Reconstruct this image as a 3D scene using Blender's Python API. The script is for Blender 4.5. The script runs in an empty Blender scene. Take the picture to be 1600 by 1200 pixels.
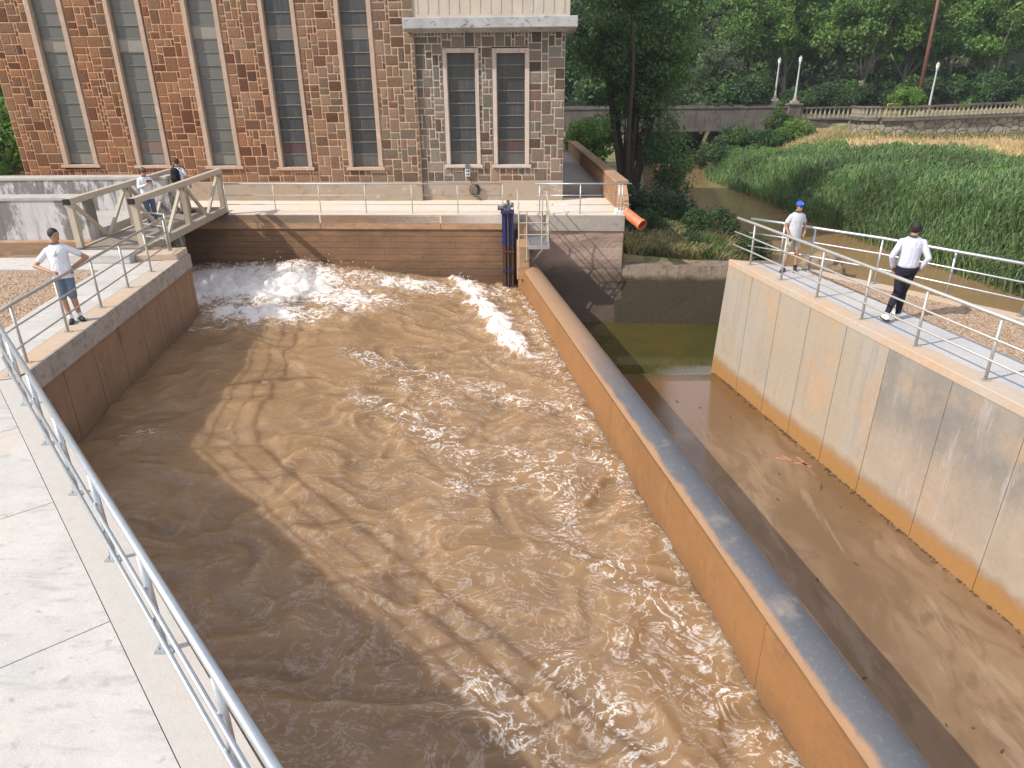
import bpy, bmesh, math, random
import numpy as np
from math import radians as R, sin, cos, pi, sqrt
from mathutils import Vector, Matrix, noise
random.seed(7); rng=np.random.default_rng(7)
S=bpy.context.scene; C=S.collection

# ---------------------------------------------------------------- camera, sky, sun, exposure
F=1095.; PT=R(23.7); RO=R(-0.5); CZ=4.3
cd=bpy.data.cameras.new("camera"); cam=bpy.data.objects.new("camera",cd); C.objects.link(cam)
cd.sensor_width=36; cd.lens=F/1600*36; cd.clip_start=.05; cd.clip_end=2000
cam.matrix_world=Matrix.Translation((0,0,CZ))@Matrix.Rotation(pi/2-PT,4,'X')@Matrix.Rotation(RO,4,'Z')
S.camera=cam
S.render.resolution_x=1024; S.render.resolution_y=768
TRAVEL=Vector((cos(R(23))*cos(R(41)),sin(R(23))*cos(R(41)),-sin(R(41))))
w=bpy.data.worlds.new("World"); S.world=w; w.use_nodes=True
nt=w.node_tree; bg=nt.nodes["Background"]; sky=nt.nodes.new("ShaderNodeTexSky")
sky.sky_type='NISHITA'; sky.sun_disc=False; sky.sun_elevation=R(41); sky.sun_rotation=R(247); sky.air_density=1.3; sky.dust_density=2.5
tc=nt.nodes.new("ShaderNodeTexCoord"); cn=nt.nodes.new("ShaderNodeTexNoise"); cn.inputs['Scale'].default_value=2.6; cn.inputs['Detail'].default_value=7; cn.inputs['Roughness'].default_value=.58; cn.inputs['Distortion'].default_value=.4
nt.links.new(tc.outputs['Generated'],cn.inputs['Vector']); cr=nt.nodes.new("ShaderNodeMapRange"); cr.interpolation_type='SMOOTHSTEP'; cr.inputs[1].default_value=.43; cr.inputs[2].default_value=.56; nt.links.new(cn.outputs[0],cr.inputs[0])
cm=nt.nodes.new("ShaderNodeMix"); cm.data_type='RGBA'; cm.inputs[7].default_value=(7.6,7.7,8.6,1); nt.links.new(cr.outputs[0],cm.inputs[0]); nt.links.new(sky.outputs[0],cm.inputs[6]); nt.links.new(cm.outputs[2],bg.inputs[0]); bg.inputs[1].default_value=.14
sd=bpy.data.lights.new("sun",'SUN'); sun=bpy.data.objects.new("sun",sd); C.objects.link(sun)
sd.energy=4.4; sd.angle=R(.6); sd.color=(1,.945,.87); sun.rotation_euler=TRAVEL.to_track_quat('-Z','Y').to_euler(); sun.location=(-40,-12,40)
S.view_settings.view_transform='Standard'; S.view_settings.look='None'; S.view_settings.exposure=.16; S.view_settings.gamma=1
S.render.engine='CYCLES'

# ---------------------------------------------------------------- measuring helpers: image ray onto a real plane
def ray(px,py):
    x=(px-800)/F; y=(600-py)/F; c,s=cos(RO),sin(RO); X=c*x-s*y; Y=s*x+c*y; a=pi/2-PT
    return (X,cos(a)*Y+sin(a),sin(a)*Y-cos(a))
def P(px,py,z=0.):
    r=ray(px,py); t=(z-CZ)/r[2]; return Vector((r[0]*t,r[1]*t,z))
def PY(px,py,d):
    r=ray(px,py); t=d/r[1]; return Vector((r[0]*t,d,CZ+r[2]*t))

# ---------------------------------------------------------------- materials
def nm(name):
    m=bpy.data.materials.new(name); m.use_nodes=True; t=m.node_tree
    return m,t,t.nodes["Principled BSDF"]
def N(t,k,**kw):
    n=t.nodes.new(k)
    for a,b in kw.items():
        if a.startswith('i_'):
            q=a[2:]; n.inputs[int(q) if q.isdigit() else q.replace('_',' ')].default_value=b
        else: setattr(n,a,b)
    return n
def noise_n(t,scale,vec=None,detail=6,rough=.6,dist=0.,stretch=None,kind=None):
    if vec is None: vec=N(t,'ShaderNodeNewGeometry').outputs['Position']
    if stretch:
        mp=N(t,'ShaderNodeMapping'); mp.inputs['Scale'].default_value=stretch; t.links.new(vec,mp.inputs[0]); vec=mp.outputs[0]
    n=N(t,'ShaderNodeTexNoise'); 
    if kind: n.noise_type=kind
    n.inputs['Scale'].default_value=scale; n.inputs['Detail'].default_value=detail; n.inputs['Roughness'].default_value=rough; n.inputs['Distortion'].default_value=dist
    t.links.new(vec,n.inputs['Vector']); return n.outputs[0]
def rampf(t,f,a,b,lo=0.,hi=1.):
    n=N(t,'ShaderNodeMapRange'); n.interpolation_type='SMOOTHSTEP'
    n.inputs[1].default_value=a; n.inputs[2].default_value=b; n.inputs[3].default_value=lo; n.inputs[4].default_value=hi
    t.links.new(f,n.inputs[0]); return n.outputs[0]
def mixc(t,f,a,b,mode='MIX'):
    n=N(t,'ShaderNodeMix',data_type='RGBA',blend_type=mode)
    if isinstance(f,(int,float)): n.inputs[0].default_value=f
    else: t.links.new(f,n.inputs[0])
    for i,v in ((6,a),(7,b)):
        if isinstance(v,tuple): n.inputs[i].default_value=(*v,1)
        else: t.links.new(v,n.inputs[i])
    return n.outputs[2]
def mth(t,op,a,b=0.):
    n=N(t,'ShaderNodeMath',operation=op)
    for i,v in ((0,a),(1,b)):
        if isinstance(v,(int,float)): n.inputs[i].default_value=v
        else: t.links.new(v,n.inputs[i])
    return n.outputs[0]
def bump(t,bs,h,st=.3,dist=.02):
    b=N(t,'ShaderNodeBump'); b.inputs['Strength'].default_value=st; b.inputs['Distance'].default_value=dist
    t.links.new(h,b.inputs['Height']); t.links.new(b.outputs[0],bs.inputs['Normal']); return b
def zpos(t):
    s=N(t,'ShaderNodeSeparateXYZ'); t.links.new(N(t,'ShaderNodeNewGeometry').outputs['Position'],s.inputs[0]); return s.outputs
def concrete(name,a,b,rough=.85,sc=1.2,streak=None,bands=(),layers=(),bst=.25,dist=.01,spec=.3,board=0):
    """a/b large blotches; streak=(colour,amount): run-off streaks; bands=(z0,z1,colour,amt): height bands of stain, or of painted shadow on the abutment"""
    m,t,bs=nm(name)
    f=rampf(t,noise_n(t,sc,detail=8,rough=.65),.35,.65)
    c=mixc(t,f,a,b)
    for (sc2,col,lo,hi,amt,st) in layers:
        c=mixc(t,rampf(t,noise_n(t,sc2,detail=7,rough=.7,dist=.4,stretch=st),lo,hi,0,amt),c,col)
    if streak:
        c=mixc(t,rampf(t,noise_n(t,3.,stretch=(1.6,1.6,.12),detail=8,rough=.7),.5,.68,0,streak[1]),c,streak[0])
    for (z0,z1,col,amt) in bands:
        z=zpos(t)[2]; zz=mth(t,'ADD',z,mth(t,'MULTIPLY',mth(t,'SUBTRACT',noise_n(t,2.2),.5),.35))
        c=mixc(t,rampf(t,zz,z0,z1,amt,0),c,col)
    g=noise_n(t,45,detail=3); g2=noise_n(t,9,detail=5)
    c=mixc(t,.35,c,mixc(t,g2,(.72,.72,.72),(1.28,1.28,1.28)),'MULTIPLY')
    c=mixc(t,.2,c,mixc(t,g,(.6,.6,.6),(1.4,1.4,1.4)),'MULTIPLY')
    t.links.new(c,bs.inputs['Base Color']); bs.inputs['Roughness'].default_value=rough; bs.inputs['Specular IOR Level'].default_value=spec
    h=mth(t,'ADD',g,mth(t,'MULTIPLY',g2,1.5))
    if board:
        wv=N(t,'ShaderNodeTexWave',wave_type='BANDS',bands_direction='Z',wave_profile='SAW'); wv.inputs['Scale'].default_value=board; wv.inputs['Distortion'].default_value=.6; wv.inputs['Detail'].default_value=2
        t.links.new(N(t,'ShaderNodeNewGeometry').outputs['Position'],wv.inputs[0]); h=mth(t,'ADD',h,mth(t,'MULTIPLY',wv.outputs[1],2.5))
    bump(t,bs,h,bst,dist); return m
def plain(name,col,rough=.6,metal=0.,var=.15,sc=8,spec=.5,bst=0,col2=None):
    m,t,bs=nm(name)
    c=mixc(t,noise_n(t,sc),tuple(x*(1-var) for x in col),tuple(min(1,x*(1+var)) for x in col))
    if col2: c=mixc(t,rampf(t,noise_n(t,sc*1.7,detail=8,rough=.75),.52,.66),c,col2)
    t.links.new(c,bs.inputs['Base Color']); bs.inputs['Roughness'].default_value=rough; bs.inputs['Metallic'].default_value=metal; bs.inputs['Specular IOR Level'].default_value=spec
    if bst: bump(t,bs,noise_n(t,sc*4),bst,.01)
    return m
def attr_mat(name,rough=.85,bst=.5,dist=.01,bsc=30,trans=0.,spec=.3):
    m,t,bs=nm(name); a=N(t,'ShaderNodeVertexColor',layer_name='Col')
    g=noise_n(t,bsc,detail=6); c=mixc(t,.5,a.outputs[0],mixc(t,g,(.45,.45,.45),(1.5,1.5,1.5)),'MULTIPLY')
    t.links.new(c,bs.inputs['Base Color']); bs.inputs['Roughness'].default_value=rough; bs.inputs['Specular IOR Level'].default_value=spec
    if bst: bump(t,bs,g,bst,dist)
    if trans:
        tr=N(t,'ShaderNodeBsdfTranslucent'); t.links.new(mixc(t,1.,c,(1.3,1.5,.6),'MULTIPLY'),tr.inputs[0]); mx=N(t,'ShaderNodeMixShader'); mx.inputs[0].default_value=trans
        t.links.new(bs.outputs[0],mx.inputs[1]); t.links.new(tr.outputs[0],mx.inputs[2]); t.links.new(mx.outputs[0],t.nodes['Material Output'].inputs[0])
    return m
Mt={}
Mt['slab']=concrete('slab_concrete',(.53,.505,.465),(.45,.435,.41),sc=.7,layers=((2.5,(.36,.345,.32),.5,.68,.75,(.6,2.2,1)),(.8,(.55,.46,.37),.5,.68,.6,None),(7,(.30,.28,.26),.58,.70,.7,None),(28,(.22,.2,.18),.66,.72,.8,None)),bst=.3)
Mt['kerb_dusty']=concrete('dusty_kerb_concrete',(.47,.45,.415),(.49,.44,.385),sc=.6,layers=((5,(.42,.38,.34),.56,.72,.6,None),),bst=.3)
Mt['walk']=concrete('grey_walk_concrete',(.40,.40,.405),(.47,.455,.44),sc=.9,layers=((3,(.33,.33,.33),.55,.7,.5,None),(.5,(.5,.42,.34),.55,.75,.4,None)),bst=.25)
Mt['kerb_orange']=concrete('orange_kerb_concrete',(.50,.355,.24),(.46,.39,.32),sc=.5,layers=((4,(.54,.43,.33),.5,.7,.5,None),),bst=.25)
Mt['cap']=concrete('old_cap_concrete',(.42,.36,.30),(.34,.30,.26),sc=1.6,layers=((6,(.16,.14,.12),.5,.66,.8,None),(3,(.40,.31,.24),.55,.7,.6,None)),bst=.6,dist=.02)
Mt['brown_face']=concrete('silt_stained_concrete',(.30,.18,.105),(.25,.155,.095),bands=((-1.75,-1.2,(.14,.085,.05),.6),),sc=.8,streak=((.17,.11,.07),.6),layers=((.5,(.36,.2,.1),.5,.7,.6,None),(2.2,(.12,.075,.045),.55,.72,.6,(1,1,.5))),bst=.35,board=0)
Mt['far_face']=concrete('dark_board_concrete',(.25,.145,.08),(.18,.11,.065),sc=.9,layers=((1.5,(.33,.19,.10),.5,.75,.7,(.5,.5,3)),(3,(.11,.075,.05),.52,.7,.6,(.5,.5,4))),bands=((-2.2,-1.5,(.09,.055,.035),.6),),bst=.5,dist=.02)
Mt['far_cap']=concrete('orange_cap_concrete',(.40,.235,.13),(.31,.205,.135),sc=.7,layers=((1.4,(.50,.30,.17),.45,.65,.8,(.6,1,2.5)),(4,(.13,.09,.06),.55,.7,.7,(.7,1,2))),bst=.4,dist=.015)
Mt['pier_cap']=concrete('grey_cap_concrete',(.36,.32,.28),(.42,.36,.31),sc=1.2,layers=((3,(.18,.15,.13),.55,.7,.7,(1,1,2)),),bst=.4)
Mt['pier']=concrete('rough_brown_concrete',(.50,.36,.28),(.42,.30,.235),sc=1.3,layers=((2.4,(.48,.34,.26),.5,.7,.7,(1,1,2)),),bands=((-2.1,-1.5,(.06,.045,.03),.88),),bst=.7,dist=.025,board=.9)  # near-black low band: shadow on the abutment's lower part put into the colour
Mt['divider']=concrete('orange_stained_concrete',(.31,.155,.06),(.25,.125,.05),sc=.6,layers=((1.2,(.34,.19,.085),.5,.7,.6,None),(14,(.20,.11,.06),.55,.7,.8,None),(5,(.20,.115,.06),.56,.72,.6,(1,1,.25)),(2.2,(.24,.13,.065),.52,.72,.6,(1,1,.4))),bands=((-2.75,-2.15,(.17,.095,.045),.6),),bst=.3)
Mt['crest']=None
Mt['rwall']=concrete('weathered_panel_concrete',(.36,.325,.275),(.375,.305,.225),sc=.55,streak=((.25,.23,.205),.45),layers=((.45,(.46,.30,.18),.47,.6,.7,(1,1,.8)),(1.3,(.29,.27,.235),.54,.68,.6,(1,1,.5)),(9,(.30,.27,.23),.62,.7,.5,None)),bands=((-2.78,-2.35,(.45,.35,.26),.5),(-2.80,-2.52,(.20,.15,.10),.6),(-2.86,-2.60,(.34,.175,.055),.92)),bst=.35,dist=.012)
Mt['joint']=plain('dark_joint',(.09,.075,.06),.95)
Mt['rwall_grey']=concrete('grey_streaked_concrete',(.22,.20,.18),(.31,.275,.23),sc=.8,streak=((.21,.195,.17),.5),layers=((.5,(.43,.31,.21),.5,.66,.6,(1,1,1)),(2.5,(.42,.40,.37),.55,.68,.6,(1.5,1.5,.2)),(9,(.22,.2,.18),.62,.7,.5,None)),bands=((-1.9,-.9,(.44,.335,.245),.5),(-2.78,-2.35,(.42,.34,.26),.5),(-2.80,-2.52,(.18,.14,.10),.6),(-2.86,-2.60,(.34,.175,.055),.92)),bst=.4,dist=.012)
Mt['floor']=None
Mt['block']=concrete('limewashed_concrete',(.58,.57,.56),(.52,.51,.50),sc=1.5,streak=((.16,.15,.14),.97),layers=((.9,(.19,.18,.17),.47,.53,.95,(1,1,.45)),),bst=.3)
Mt['block_top']=concrete('pale_coping_concrete',(.46,.43,.39),(.40,.37,.33),sc=1.5,layers=((3,(.3,.28,.25),.5,.7,.6,None),))
Mt['plinth']=concrete('stained_plinth_render',(.36,.27,.185),(.34,.285,.23),sc=.8,layers=((.7,(.50,.48,.46),.57,.66,.7,(1,1,1.6)),(2.5,(.24,.17,.12),.54,.66,.8,(1,1,1.4))),bst=.4)
Mt['white_slab']=concrete('pale_slab_concrete',(.64,.58,.52),(.68,.56,.44),sc=.5,layers=((3,(.55,.46,.37),.5,.7,.6,None),),bst=.2)
Mt['stone']=attr_mat('cut_stone',bst=1.,dist=.03,bsc=16)
Mt['mortar_o']=None
Mt['jamb']=concrete('salmon_render',(.47,.335,.245),(.42,.31,.235),sc=2,streak=((.36,.24,.18),.6),layers=((5,(.66,.55,.47),.54,.7,.6,(1,1,.4)),))
Mt['jamb_pale']=concrete('pale_render',(.55,.46,.39),(.48,.41,.36),sc=2,streak=((.35,.29,.25),.6),layers=((4,(.52,.36,.27),.5,.7,.6,(1,1,.5)),))
Mt['cornice']=concrete('weathered_white_cornice',(.43,.43,.44),(.34,.33,.33),sc=1.5,layers=((4,(.13,.12,.11),.53,.66,.85,(1,1,1.5)),),bst=.3)
Mt['soffit']=plain('cream_soffit_paint',(.55,.47,.38),.8,var=.12,sc=3)
Mt['cream']=concrete('cream_ribbed_render',(.50,.44,.35),(.46,.40,.32),sc=2,streak=((.52,.5,.54),.5))
Mt['steel']=plain('galvanised_steel',(.52,.55,.57),.38,.75,var=.2,sc=14)
Mt['steel_dull']=plain('dull_galvanised_steel',(.48,.47,.44),.55,.5,var=.25,sc=10,col2=(.46,.38,.3))
Mt['beam']=plain('beige_painted_beam',(.34,.29,.22),.7,0,var=.2,sc=5,col2=(.33,.29,.23),bst=.2)
Mt['beam_light']=plain('pale_beige_beam',(.45,.39,.30),.7,0,var=.15,sc=5,col2=(.46,.41,.33),bst=.2)
Mt['deckwood']=plain('grey_deck_boards',(.24,.20,.16),.8,0,var=.4,sc=6,bst=.4)
Mt['blue']=plain('navy_gate_paint',(.02,.025,.12),.45,.1,var=.3,sc=6,col2=(.03,.04,.2))
Mt['rust']=plain('rusty_wet_steel',(.09,.045,.03),.6,.2,var=.4,sc=9,col2=(.16,.08,.05))
Mt['gear']=plain('grey_cast_gearbox',(.17,.17,.18),.5,.5,var=.3,sc=20)
Mt['black']=plain('black_rubber',(.015,.015,.016),.5,0)
Mt['dark']=plain('dark_void',(.01,.01,.01),.8,0)
Mt['orangepipe']=plain('orange_pvc',(.62,.17,.07),.45,0,var=.15,sc=6)
Mt['whitecollar']=plain('white_plastic',(.72,.72,.7),.5,0,var=.08)
Mt['oldbridge']=concrete('mossy_old_concrete',(.115,.10,.085),(.16,.14,.12),sc=.7,streak=((.05,.045,.04),.85),layers=((2,(.07,.065,.055),.52,.66,.8,(1,1,.6)),),bst=.5,dist=.03)
Mt['balus']=concrete('tan_baluster_concrete',(.36,.30,.235),(.28,.24,.2),sc=2,layers=((6,(.12,.1,.08),.55,.7,.6,None),))
Mt['lamp']=plain('white_lamp_paint',(.46,.46,.44),.5,0,var=.12,sc=5)
Mt['glass']=plain('milky_lamp_glass',(.7,.72,.72),.2,0,var=.05)
Mt['pole']=plain('rusty_red_pole',(.18,.075,.06),.7,.1,var=.3,sc=3)
Mt['bark']=plain('mottled_bark',(.30,.28,.23),.9,0,var=.4,sc=3,col2=(.14,.12,.09),bst=.6)
Mt['bark_dark']=plain('dark_bark',(.07,.055,.04),.9,0,var=.4,sc=3,bst=.6)
Mt['yellow']=plain('yellow_guard_paint',(.55,.40,.06),.6,0,var=.15)
Mt['leaf']=attr_mat('leaf_green',rough=.6,bst=0,bsc=.6,trans=.35,spec=.35)
Mt['rock']=concrete('sandy_rock',(.40,.29,.18),(.30,.22,.14),sc=2,layers=((5,(.16,.12,.08),.5,.65,.7,None),),bst=1.,dist=.05)
Mt['pebble']=attr_mat('pebble_stone',bst=0)
Mt['skin']=plain('tanned_skin',(.42,.21,.13),.55,0,var=.1,sc=20)
Mt['eye']=plain('dark_eye',(.02,.015,.012),.3,0)
def cloth(name,col,sc=9,bst=.6,check=False):
    m,t,bs=nm(name); g=noise_n(t,sc,detail=4,dist=1.2,stretch=(1,1,.45))
    c=mixc(t,g,tuple(x*.88 for x in col),tuple(min(1,x*1.1) for x in col)); t.links.new(c,bs.inputs['Base Color']); bs.inputs['Roughness'].default_value=.9; bs.inputs['Specular IOR Level'].default_value=.15
    bump(t,bs,g,bst,.05); return m

def crest_mat():
    m,t,bs=nm('worn_crest_concrete'); a=N(t,'ShaderNodeVertexColor',layer_name='Col')
    s=N(t,'ShaderNodeSeparateColor'); t.links.new(a.outputs[0],s.inputs[0])
    wn=mth(t,'MULTIPLY',mth(t,'SUBTRACT',noise_n(t,2.2,detail=7,rough=.65),.5),1.1)
    f=rampf(t,mth(t,'ADD',s.outputs[0],wn),.25,.75)
    c=mixc(t,f,(.32,.19,.105),(.10,.103,.115))
    c=mixc(t,rampf(t,noise_n(t,14,detail=6,rough=.7),.52,.7,0,.45),c,(.22,.195,.165))
    c=mixc(t,rampf(t,noise_n(t,1.1,detail=5),.55,.7,0,.45),c,(.40,.32,.25))
    # the far, older length is stained tan
    y=zpos(t)[1]; c=mixc(t,rampf(t,mth(t,'ADD',y,mth(t,'MULTIPLY',noise_n(t,1.),2.)),13,18,0,.9),c,(.30,.185,.105))
    g=noise_n(t,60,detail=4); c=mixc(t,.35,c,mixc(t,g,(.5,.5,.5),(1.5,1.5,1.5)),'MULTIPLY')
    t.links.new(c,bs.inputs['Base Color']); bs.inputs['Roughness'].default_value=.6; bs.inputs['Specular IOR Level'].default_value=.4
    bump(t,bs,g,.25,.01); return m
Mt['crest']=crest_mat()
def floor_mat():
    m,t,bs=nm('silty_channel_floor'); pos=N(t,'ShaderNodeNewGeometry').outputs['Position']; z=zpos(t)
    c=mixc(t,rampf(t,noise_n(t,.55,detail=8,rough=.62,stretch=(1.3,.6,1)),.35,.65),(.17,.10,.05),(.26,.17,.10))
    c=mixc(t,rampf(t,noise_n(t,1.4,detail=6,dist=1.,stretch=(1.6,.7,1)),.46,.62,0,.75),c,(.165,.10,.055))
    c=mixc(t,rampf(t,noise_n(t,8,detail=4),.66,.72,0,.5),c,(.14,.09,.06))
    c=mixc(t,rampf(t,noise_n(t,.9,detail=9,rough=.7,dist=.6,stretch=(2.5,.5,1)),.54,.64,0,.5),c,(.33,.24,.16)); far=rampf(t,mth(t,'ADD',z[1],mth(t,'MULTIPLY',noise_n(t,1.3,detail=6,stretch=(1,2,1)),2.6)),13.8,17.2)
    c=mixc(t,far,c,(.16,.085,.035)); gr=rampf(t,mth(t,'ADD',z[1],mth(t,'MULTIPLY',noise_n(t,1.5,detail=7),2.)),17.9,18.9); c=mixc(t,gr,c,(.085,.07,.022))
    t.links.new(c,bs.inputs['Base Color'])
    wet=rampf(t,mth(t,'ADD',z[1],mth(t,'MULTIPLY',noise_n(t,.7,detail=4),4.)),11,16.,.5,.05); t.links.new(wet,bs.inputs['Roughness'])
    bs.inputs['Specular IOR Level'].default_value=.5; g=noise_n(t,25,detail=5); bump(t,bs,g,.12,.008); return m
Mt['floor']=floor_mat()
def water_mat(name,base,base2,foam=False,rough=.12,bs1=.5,dist=.05,sc=1.):
    m,t,bs=nm(name)
    c=mixc(t,rampf(t,noise_n(t,.5*sc,detail=4,dist=1.),.35,.65),base,base2)
    n1=noise_n(t,2.2*sc,detail=5,rough=.5,dist=1.4,stretch=(1,1.15,1)); n2=noise_n(t,9*sc,detail=4,rough=.55,dist=.8)
    n3=noise_n(t,4.5*sc,detail=5,rough=.6,dist=2.2,stretch=(.6,1.5,1)); h=mth(t,'ADD',mth(t,'ADD',n1,mth(t,'MULTIPLY',n2,.16)),mth(t,'MULTIPLY',n3,.3)); r=rough
    if foam:
        at=N(t,'ShaderNodeVertexColor',layer_name='Col'); s=N(t,'ShaderNodeSeparateColor'); t.links.new(at.outputs[0],s.inputs[0]); A=s.outputs[0]; B=s.outputs[1]
        rd=mth(t,'ABSOLUTE',mth(t,'SUBTRACT',noise_n(t,1.5,detail=6,rough=.6,dist=2.2,stretch=(1,1.2,1)),.5))
        web=rampf(t,rd,.0,.05,1,0)                                   # thin filaments
        vr=N(t,'ShaderNodeTexVoronoi',feature='F1'); vr.inputs['Scale'].default_value=13; t.links.new(N(t,'ShaderNodeNewGeometry').outputs['Position'],vr.inputs['Vector']); sp=mth(t,'MULTIPLY',rampf(t,vr.outputs['Distance'],.16,.30,1,0),rampf(t,noise_n(t,2.2,detail=6,rough=.7,dist=1.5),.47,.56))   # flecks
        sp2=rampf(t,noise_n(t,6,detail=7,rough=.75,dist=1.2),.41,.56)
        fil=mth(t,'MULTIPLY',web,mth(t,'MULTIPLY',B,sp2))
        fl=mth(t,'MULTIPLY',sp,rampf(t,mth(t,'MULTIPLY',B,noise_n(t,1.3,detail=4,dist=1)),.22,.42))
        body=rampf(t,mth(t,'ADD',A,mth(t,'MULTIPLY',mth(t,'SUBTRACT',noise_n(t,2.8,detail=9,rough=.72,dist=1.6,stretch=(1,1.3,1)),.5),2.7)),.36,.78)
        f=mth(t,'MINIMUM',mth(t,'ADD',mth(t,'ADD',mth(t,'MULTIPLY',fil,1.15),mth(t,'MULTIPLY',fl,.9)),body),1.)
        # churned-up lighter water round the foam
        c=mixc(t,mth(t,'MULTIPLY',A,.45),c,(.45,.30,.18))
        c=mixc(t,mth(t,'MULTIPLY',f,.92),c,(.85,.81,.76)); r=None
        t.links.new(rampf(t,f,0,1,rough,.7),bs.inputs['Roughness'])
        h=mth(t,'ADD',h,mth(t,'MULTIPLY',f,.2))
    if r is not None: bs.inputs['Roughness'].default_value=r
    bs.inputs['IOR'].default_value=1.33; bs.inputs['Specular IOR Level'].default_value=.75
    t.links.new(c,bs.inputs['Base Color']); bump(t,bs,h,bs1,dist)
    if foam: bs.inputs['Subsurface Weight'].default_value=1.; bs.inputs['Subsurface Radius'].default_value=(1.,.8,.55); bs.inputs['Subsurface Scale'].default_value=1.1
    return m
Mt['water']=water_mat('muddy_water',(.345,.215,.112),(.285,.177,.09),foam=True,rough=.10,bs1=.38,dist=.07)
Mt['river']=water_mat('brown_river_water',(.28,.175,.085),(.24,.155,.08),rough=.08,bs1=.25,dist=.03,sc=.8)
Mt['pool']=water_mat('green_pool_water',(.05,.05,.012),(.075,.055,.012),rough=.05,bs1=.06,dist=.01)
def ground_mat():
    m,t,bs=nm('earth_and_grass'); p=zpos(t)
    g=noise_n(t,1.3,detail=8,rough=.7); c=mixc(t,rampf(t,g,.4,.62),(.10,.12,.035),(.26,.20,.10))
    dry=mixc(t,noise_n(t,2.5,detail=7,rough=.7),(.42,.30,.16),(.56,.42,.25))
    fx=mth(t,'MULTIPLY',rampf(t,mth(t,'ADD',p[0],mth(t,'MULTIPLY',g,4.)),21,25),rampf(t,p[1],50.8,51.8,1,0))
    c=mixc(t,fx,c,dry)
    lowb=rampf(t,p[2],-2.4,-1.9,1,0); c=mixc(t,lowb,c,(.10,.075,.04))
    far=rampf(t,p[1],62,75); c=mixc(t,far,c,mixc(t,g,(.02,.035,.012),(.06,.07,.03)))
    t.links.new(c,bs.inputs['Base Color']); bs.inputs['Roughness'].default_value=.95; bump(t,bs,noise_n(t,12,detail=5),.8,.05); return m
Mt['ground']=ground_mat()
def gravel_mat():
    m,t,bs=nm('crushed_gravel'); v=N(t,'ShaderNodeTexVoronoi',feature='F1'); v.inputs['Scale'].default_value=22; t.links.new(N(t,'ShaderNodeNewGeometry').outputs['Position'],v.inputs['Vector'])
    s=N(t,'ShaderNodeSeparateColor'); t.links.new(v.outputs['Color'],s.inputs[0])
    c=mixc(t,s.outputs[0],(.27,.17,.10),(.47,.35,.25)); c=mixc(t,rampf(t,noise_n(t,1.3,detail=6),.45,.7,0,.6),c,(.42,.27,.16))
    t.links.new(c,bs.inputs['Base Color']); bs.inputs['Roughness'].default_value=.95
    bump(t,bs,mth(t,'ADD',mth(t,'MULTIPLY',v.outputs['Distance'],-1.),mth(t,'MULTIPLY',noise_n(t,40),.3)),.9,.03); return m
Mt['gravel']=gravel_mat()
def window_mat():
    m,t,bs=nm('dirty_window_panels'); p=zpos(t); a=N(t,'ShaderNodeVertexColor',layer_name='Col')
    st=noise_n(t,3.,stretch=(4,4,.35),detail=7,rough=.7); c=mixc(t,rampf(t,st,.48,.72,0,.3),a.outputs[0],(.2,.19,.175))
    c=mixc(t,rampf(t,noise_n(t,6,detail=7,rough=.75),.5,.72,0,.25),c,(.07,.07,.07))
    t.links.new(c,bs.inputs['Base Color']); bs.inputs['Roughness'].default_value=.3; bs.inputs['Specular IOR Level'].default_value=.5; bump(t,bs,noise_n(t,1.2,detail=3),.05,.02); return m
Mt['window']=window_mat()

# ---------------------------------------------------------------- geometry helpers
def link(name,me,parent=None):
    o=bpy.data.objects.new(name,me); C.objects.link(o)
    if parent: o.parent=parent
    return o
def wloc(o):
    v=Vector((0,0,0))
    while o: v=v+o.location; o=o.parent
    return v
def obj(name,bm,mats,parent=None,smooth=False,base=None):
    """link a bmesh modelled in world coordinates as one object (origin at parent, or at base)"""
    off=wloc(parent) if parent else (Vector(base) if base is not None else Vector((0,0,0)))
    if off.length: bmesh.ops.translate(bm,verts=bm.verts,vec=-off)
    me=bpy.data.meshes.new(name); bm.to_mesh(me); bm.free()
    for m in (mats if isinstance(mats,(list,tuple)) else [mats]): me.materials.append(m)
    if smooth: me.shade_smooth() if hasattr(me,'shade_smooth') else me.polygons.foreach_set('use_smooth',[True]*len(me.polygons))
    o=link(name,me,parent)
    if not parent: o.location=off
    return o
def tag(o,label,cat,group=None,kind=None):
    o['label']=label; o['category']=cat
    if group: o['group']=group
    if kind: o['kind']=kind
    return o
def struct(o,kind='structure'): o['kind']=kind; return o
def thing(name,label,cat,loc=(0,0,0),group=None):
    o=link(name,None); o.location=loc; o.empty_display_size=.2; return tag(o,label,cat,group)
def B(): return bmesh.new()
def box(bm,x0,x1,y0,y1,z0,z1,mi=0):
    v=[bm.verts.new((x,y,z)) for z in (z0,z1) for (x,y) in ((x0,y0),(x1,y0),(x1,y1),(x0,y1))]
    for f in ((3,2,1,0),(4,5,6,7),(0,1,5,4),(1,2,6,5),(2,3,7,6),(3,0,4,7)):
        bm.faces.new([v[i] for i in f]).material_index=mi
def hexa(bm,bot,top,mi=0):
    """prism between two equal-length vertex loops"""
    a=[bm.verts.new(p) for p in bot]; b=[bm.verts.new(p) for p in top]; n=len(a)
    fs=[bm.faces.new(a[::-1]),bm.faces.new(b)]+[bm.faces.new((a[i],a[(i+1)%n],b[(i+1)%n],b[i])) for i in range(n)]
    for f in fs: f.material_index=mi
def prism(bm,poly,z0,z1,mi=0): hexa(bm,[(x,y,z0) for x,y in poly],[(x,y,z1) for x,y in poly],mi)
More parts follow.
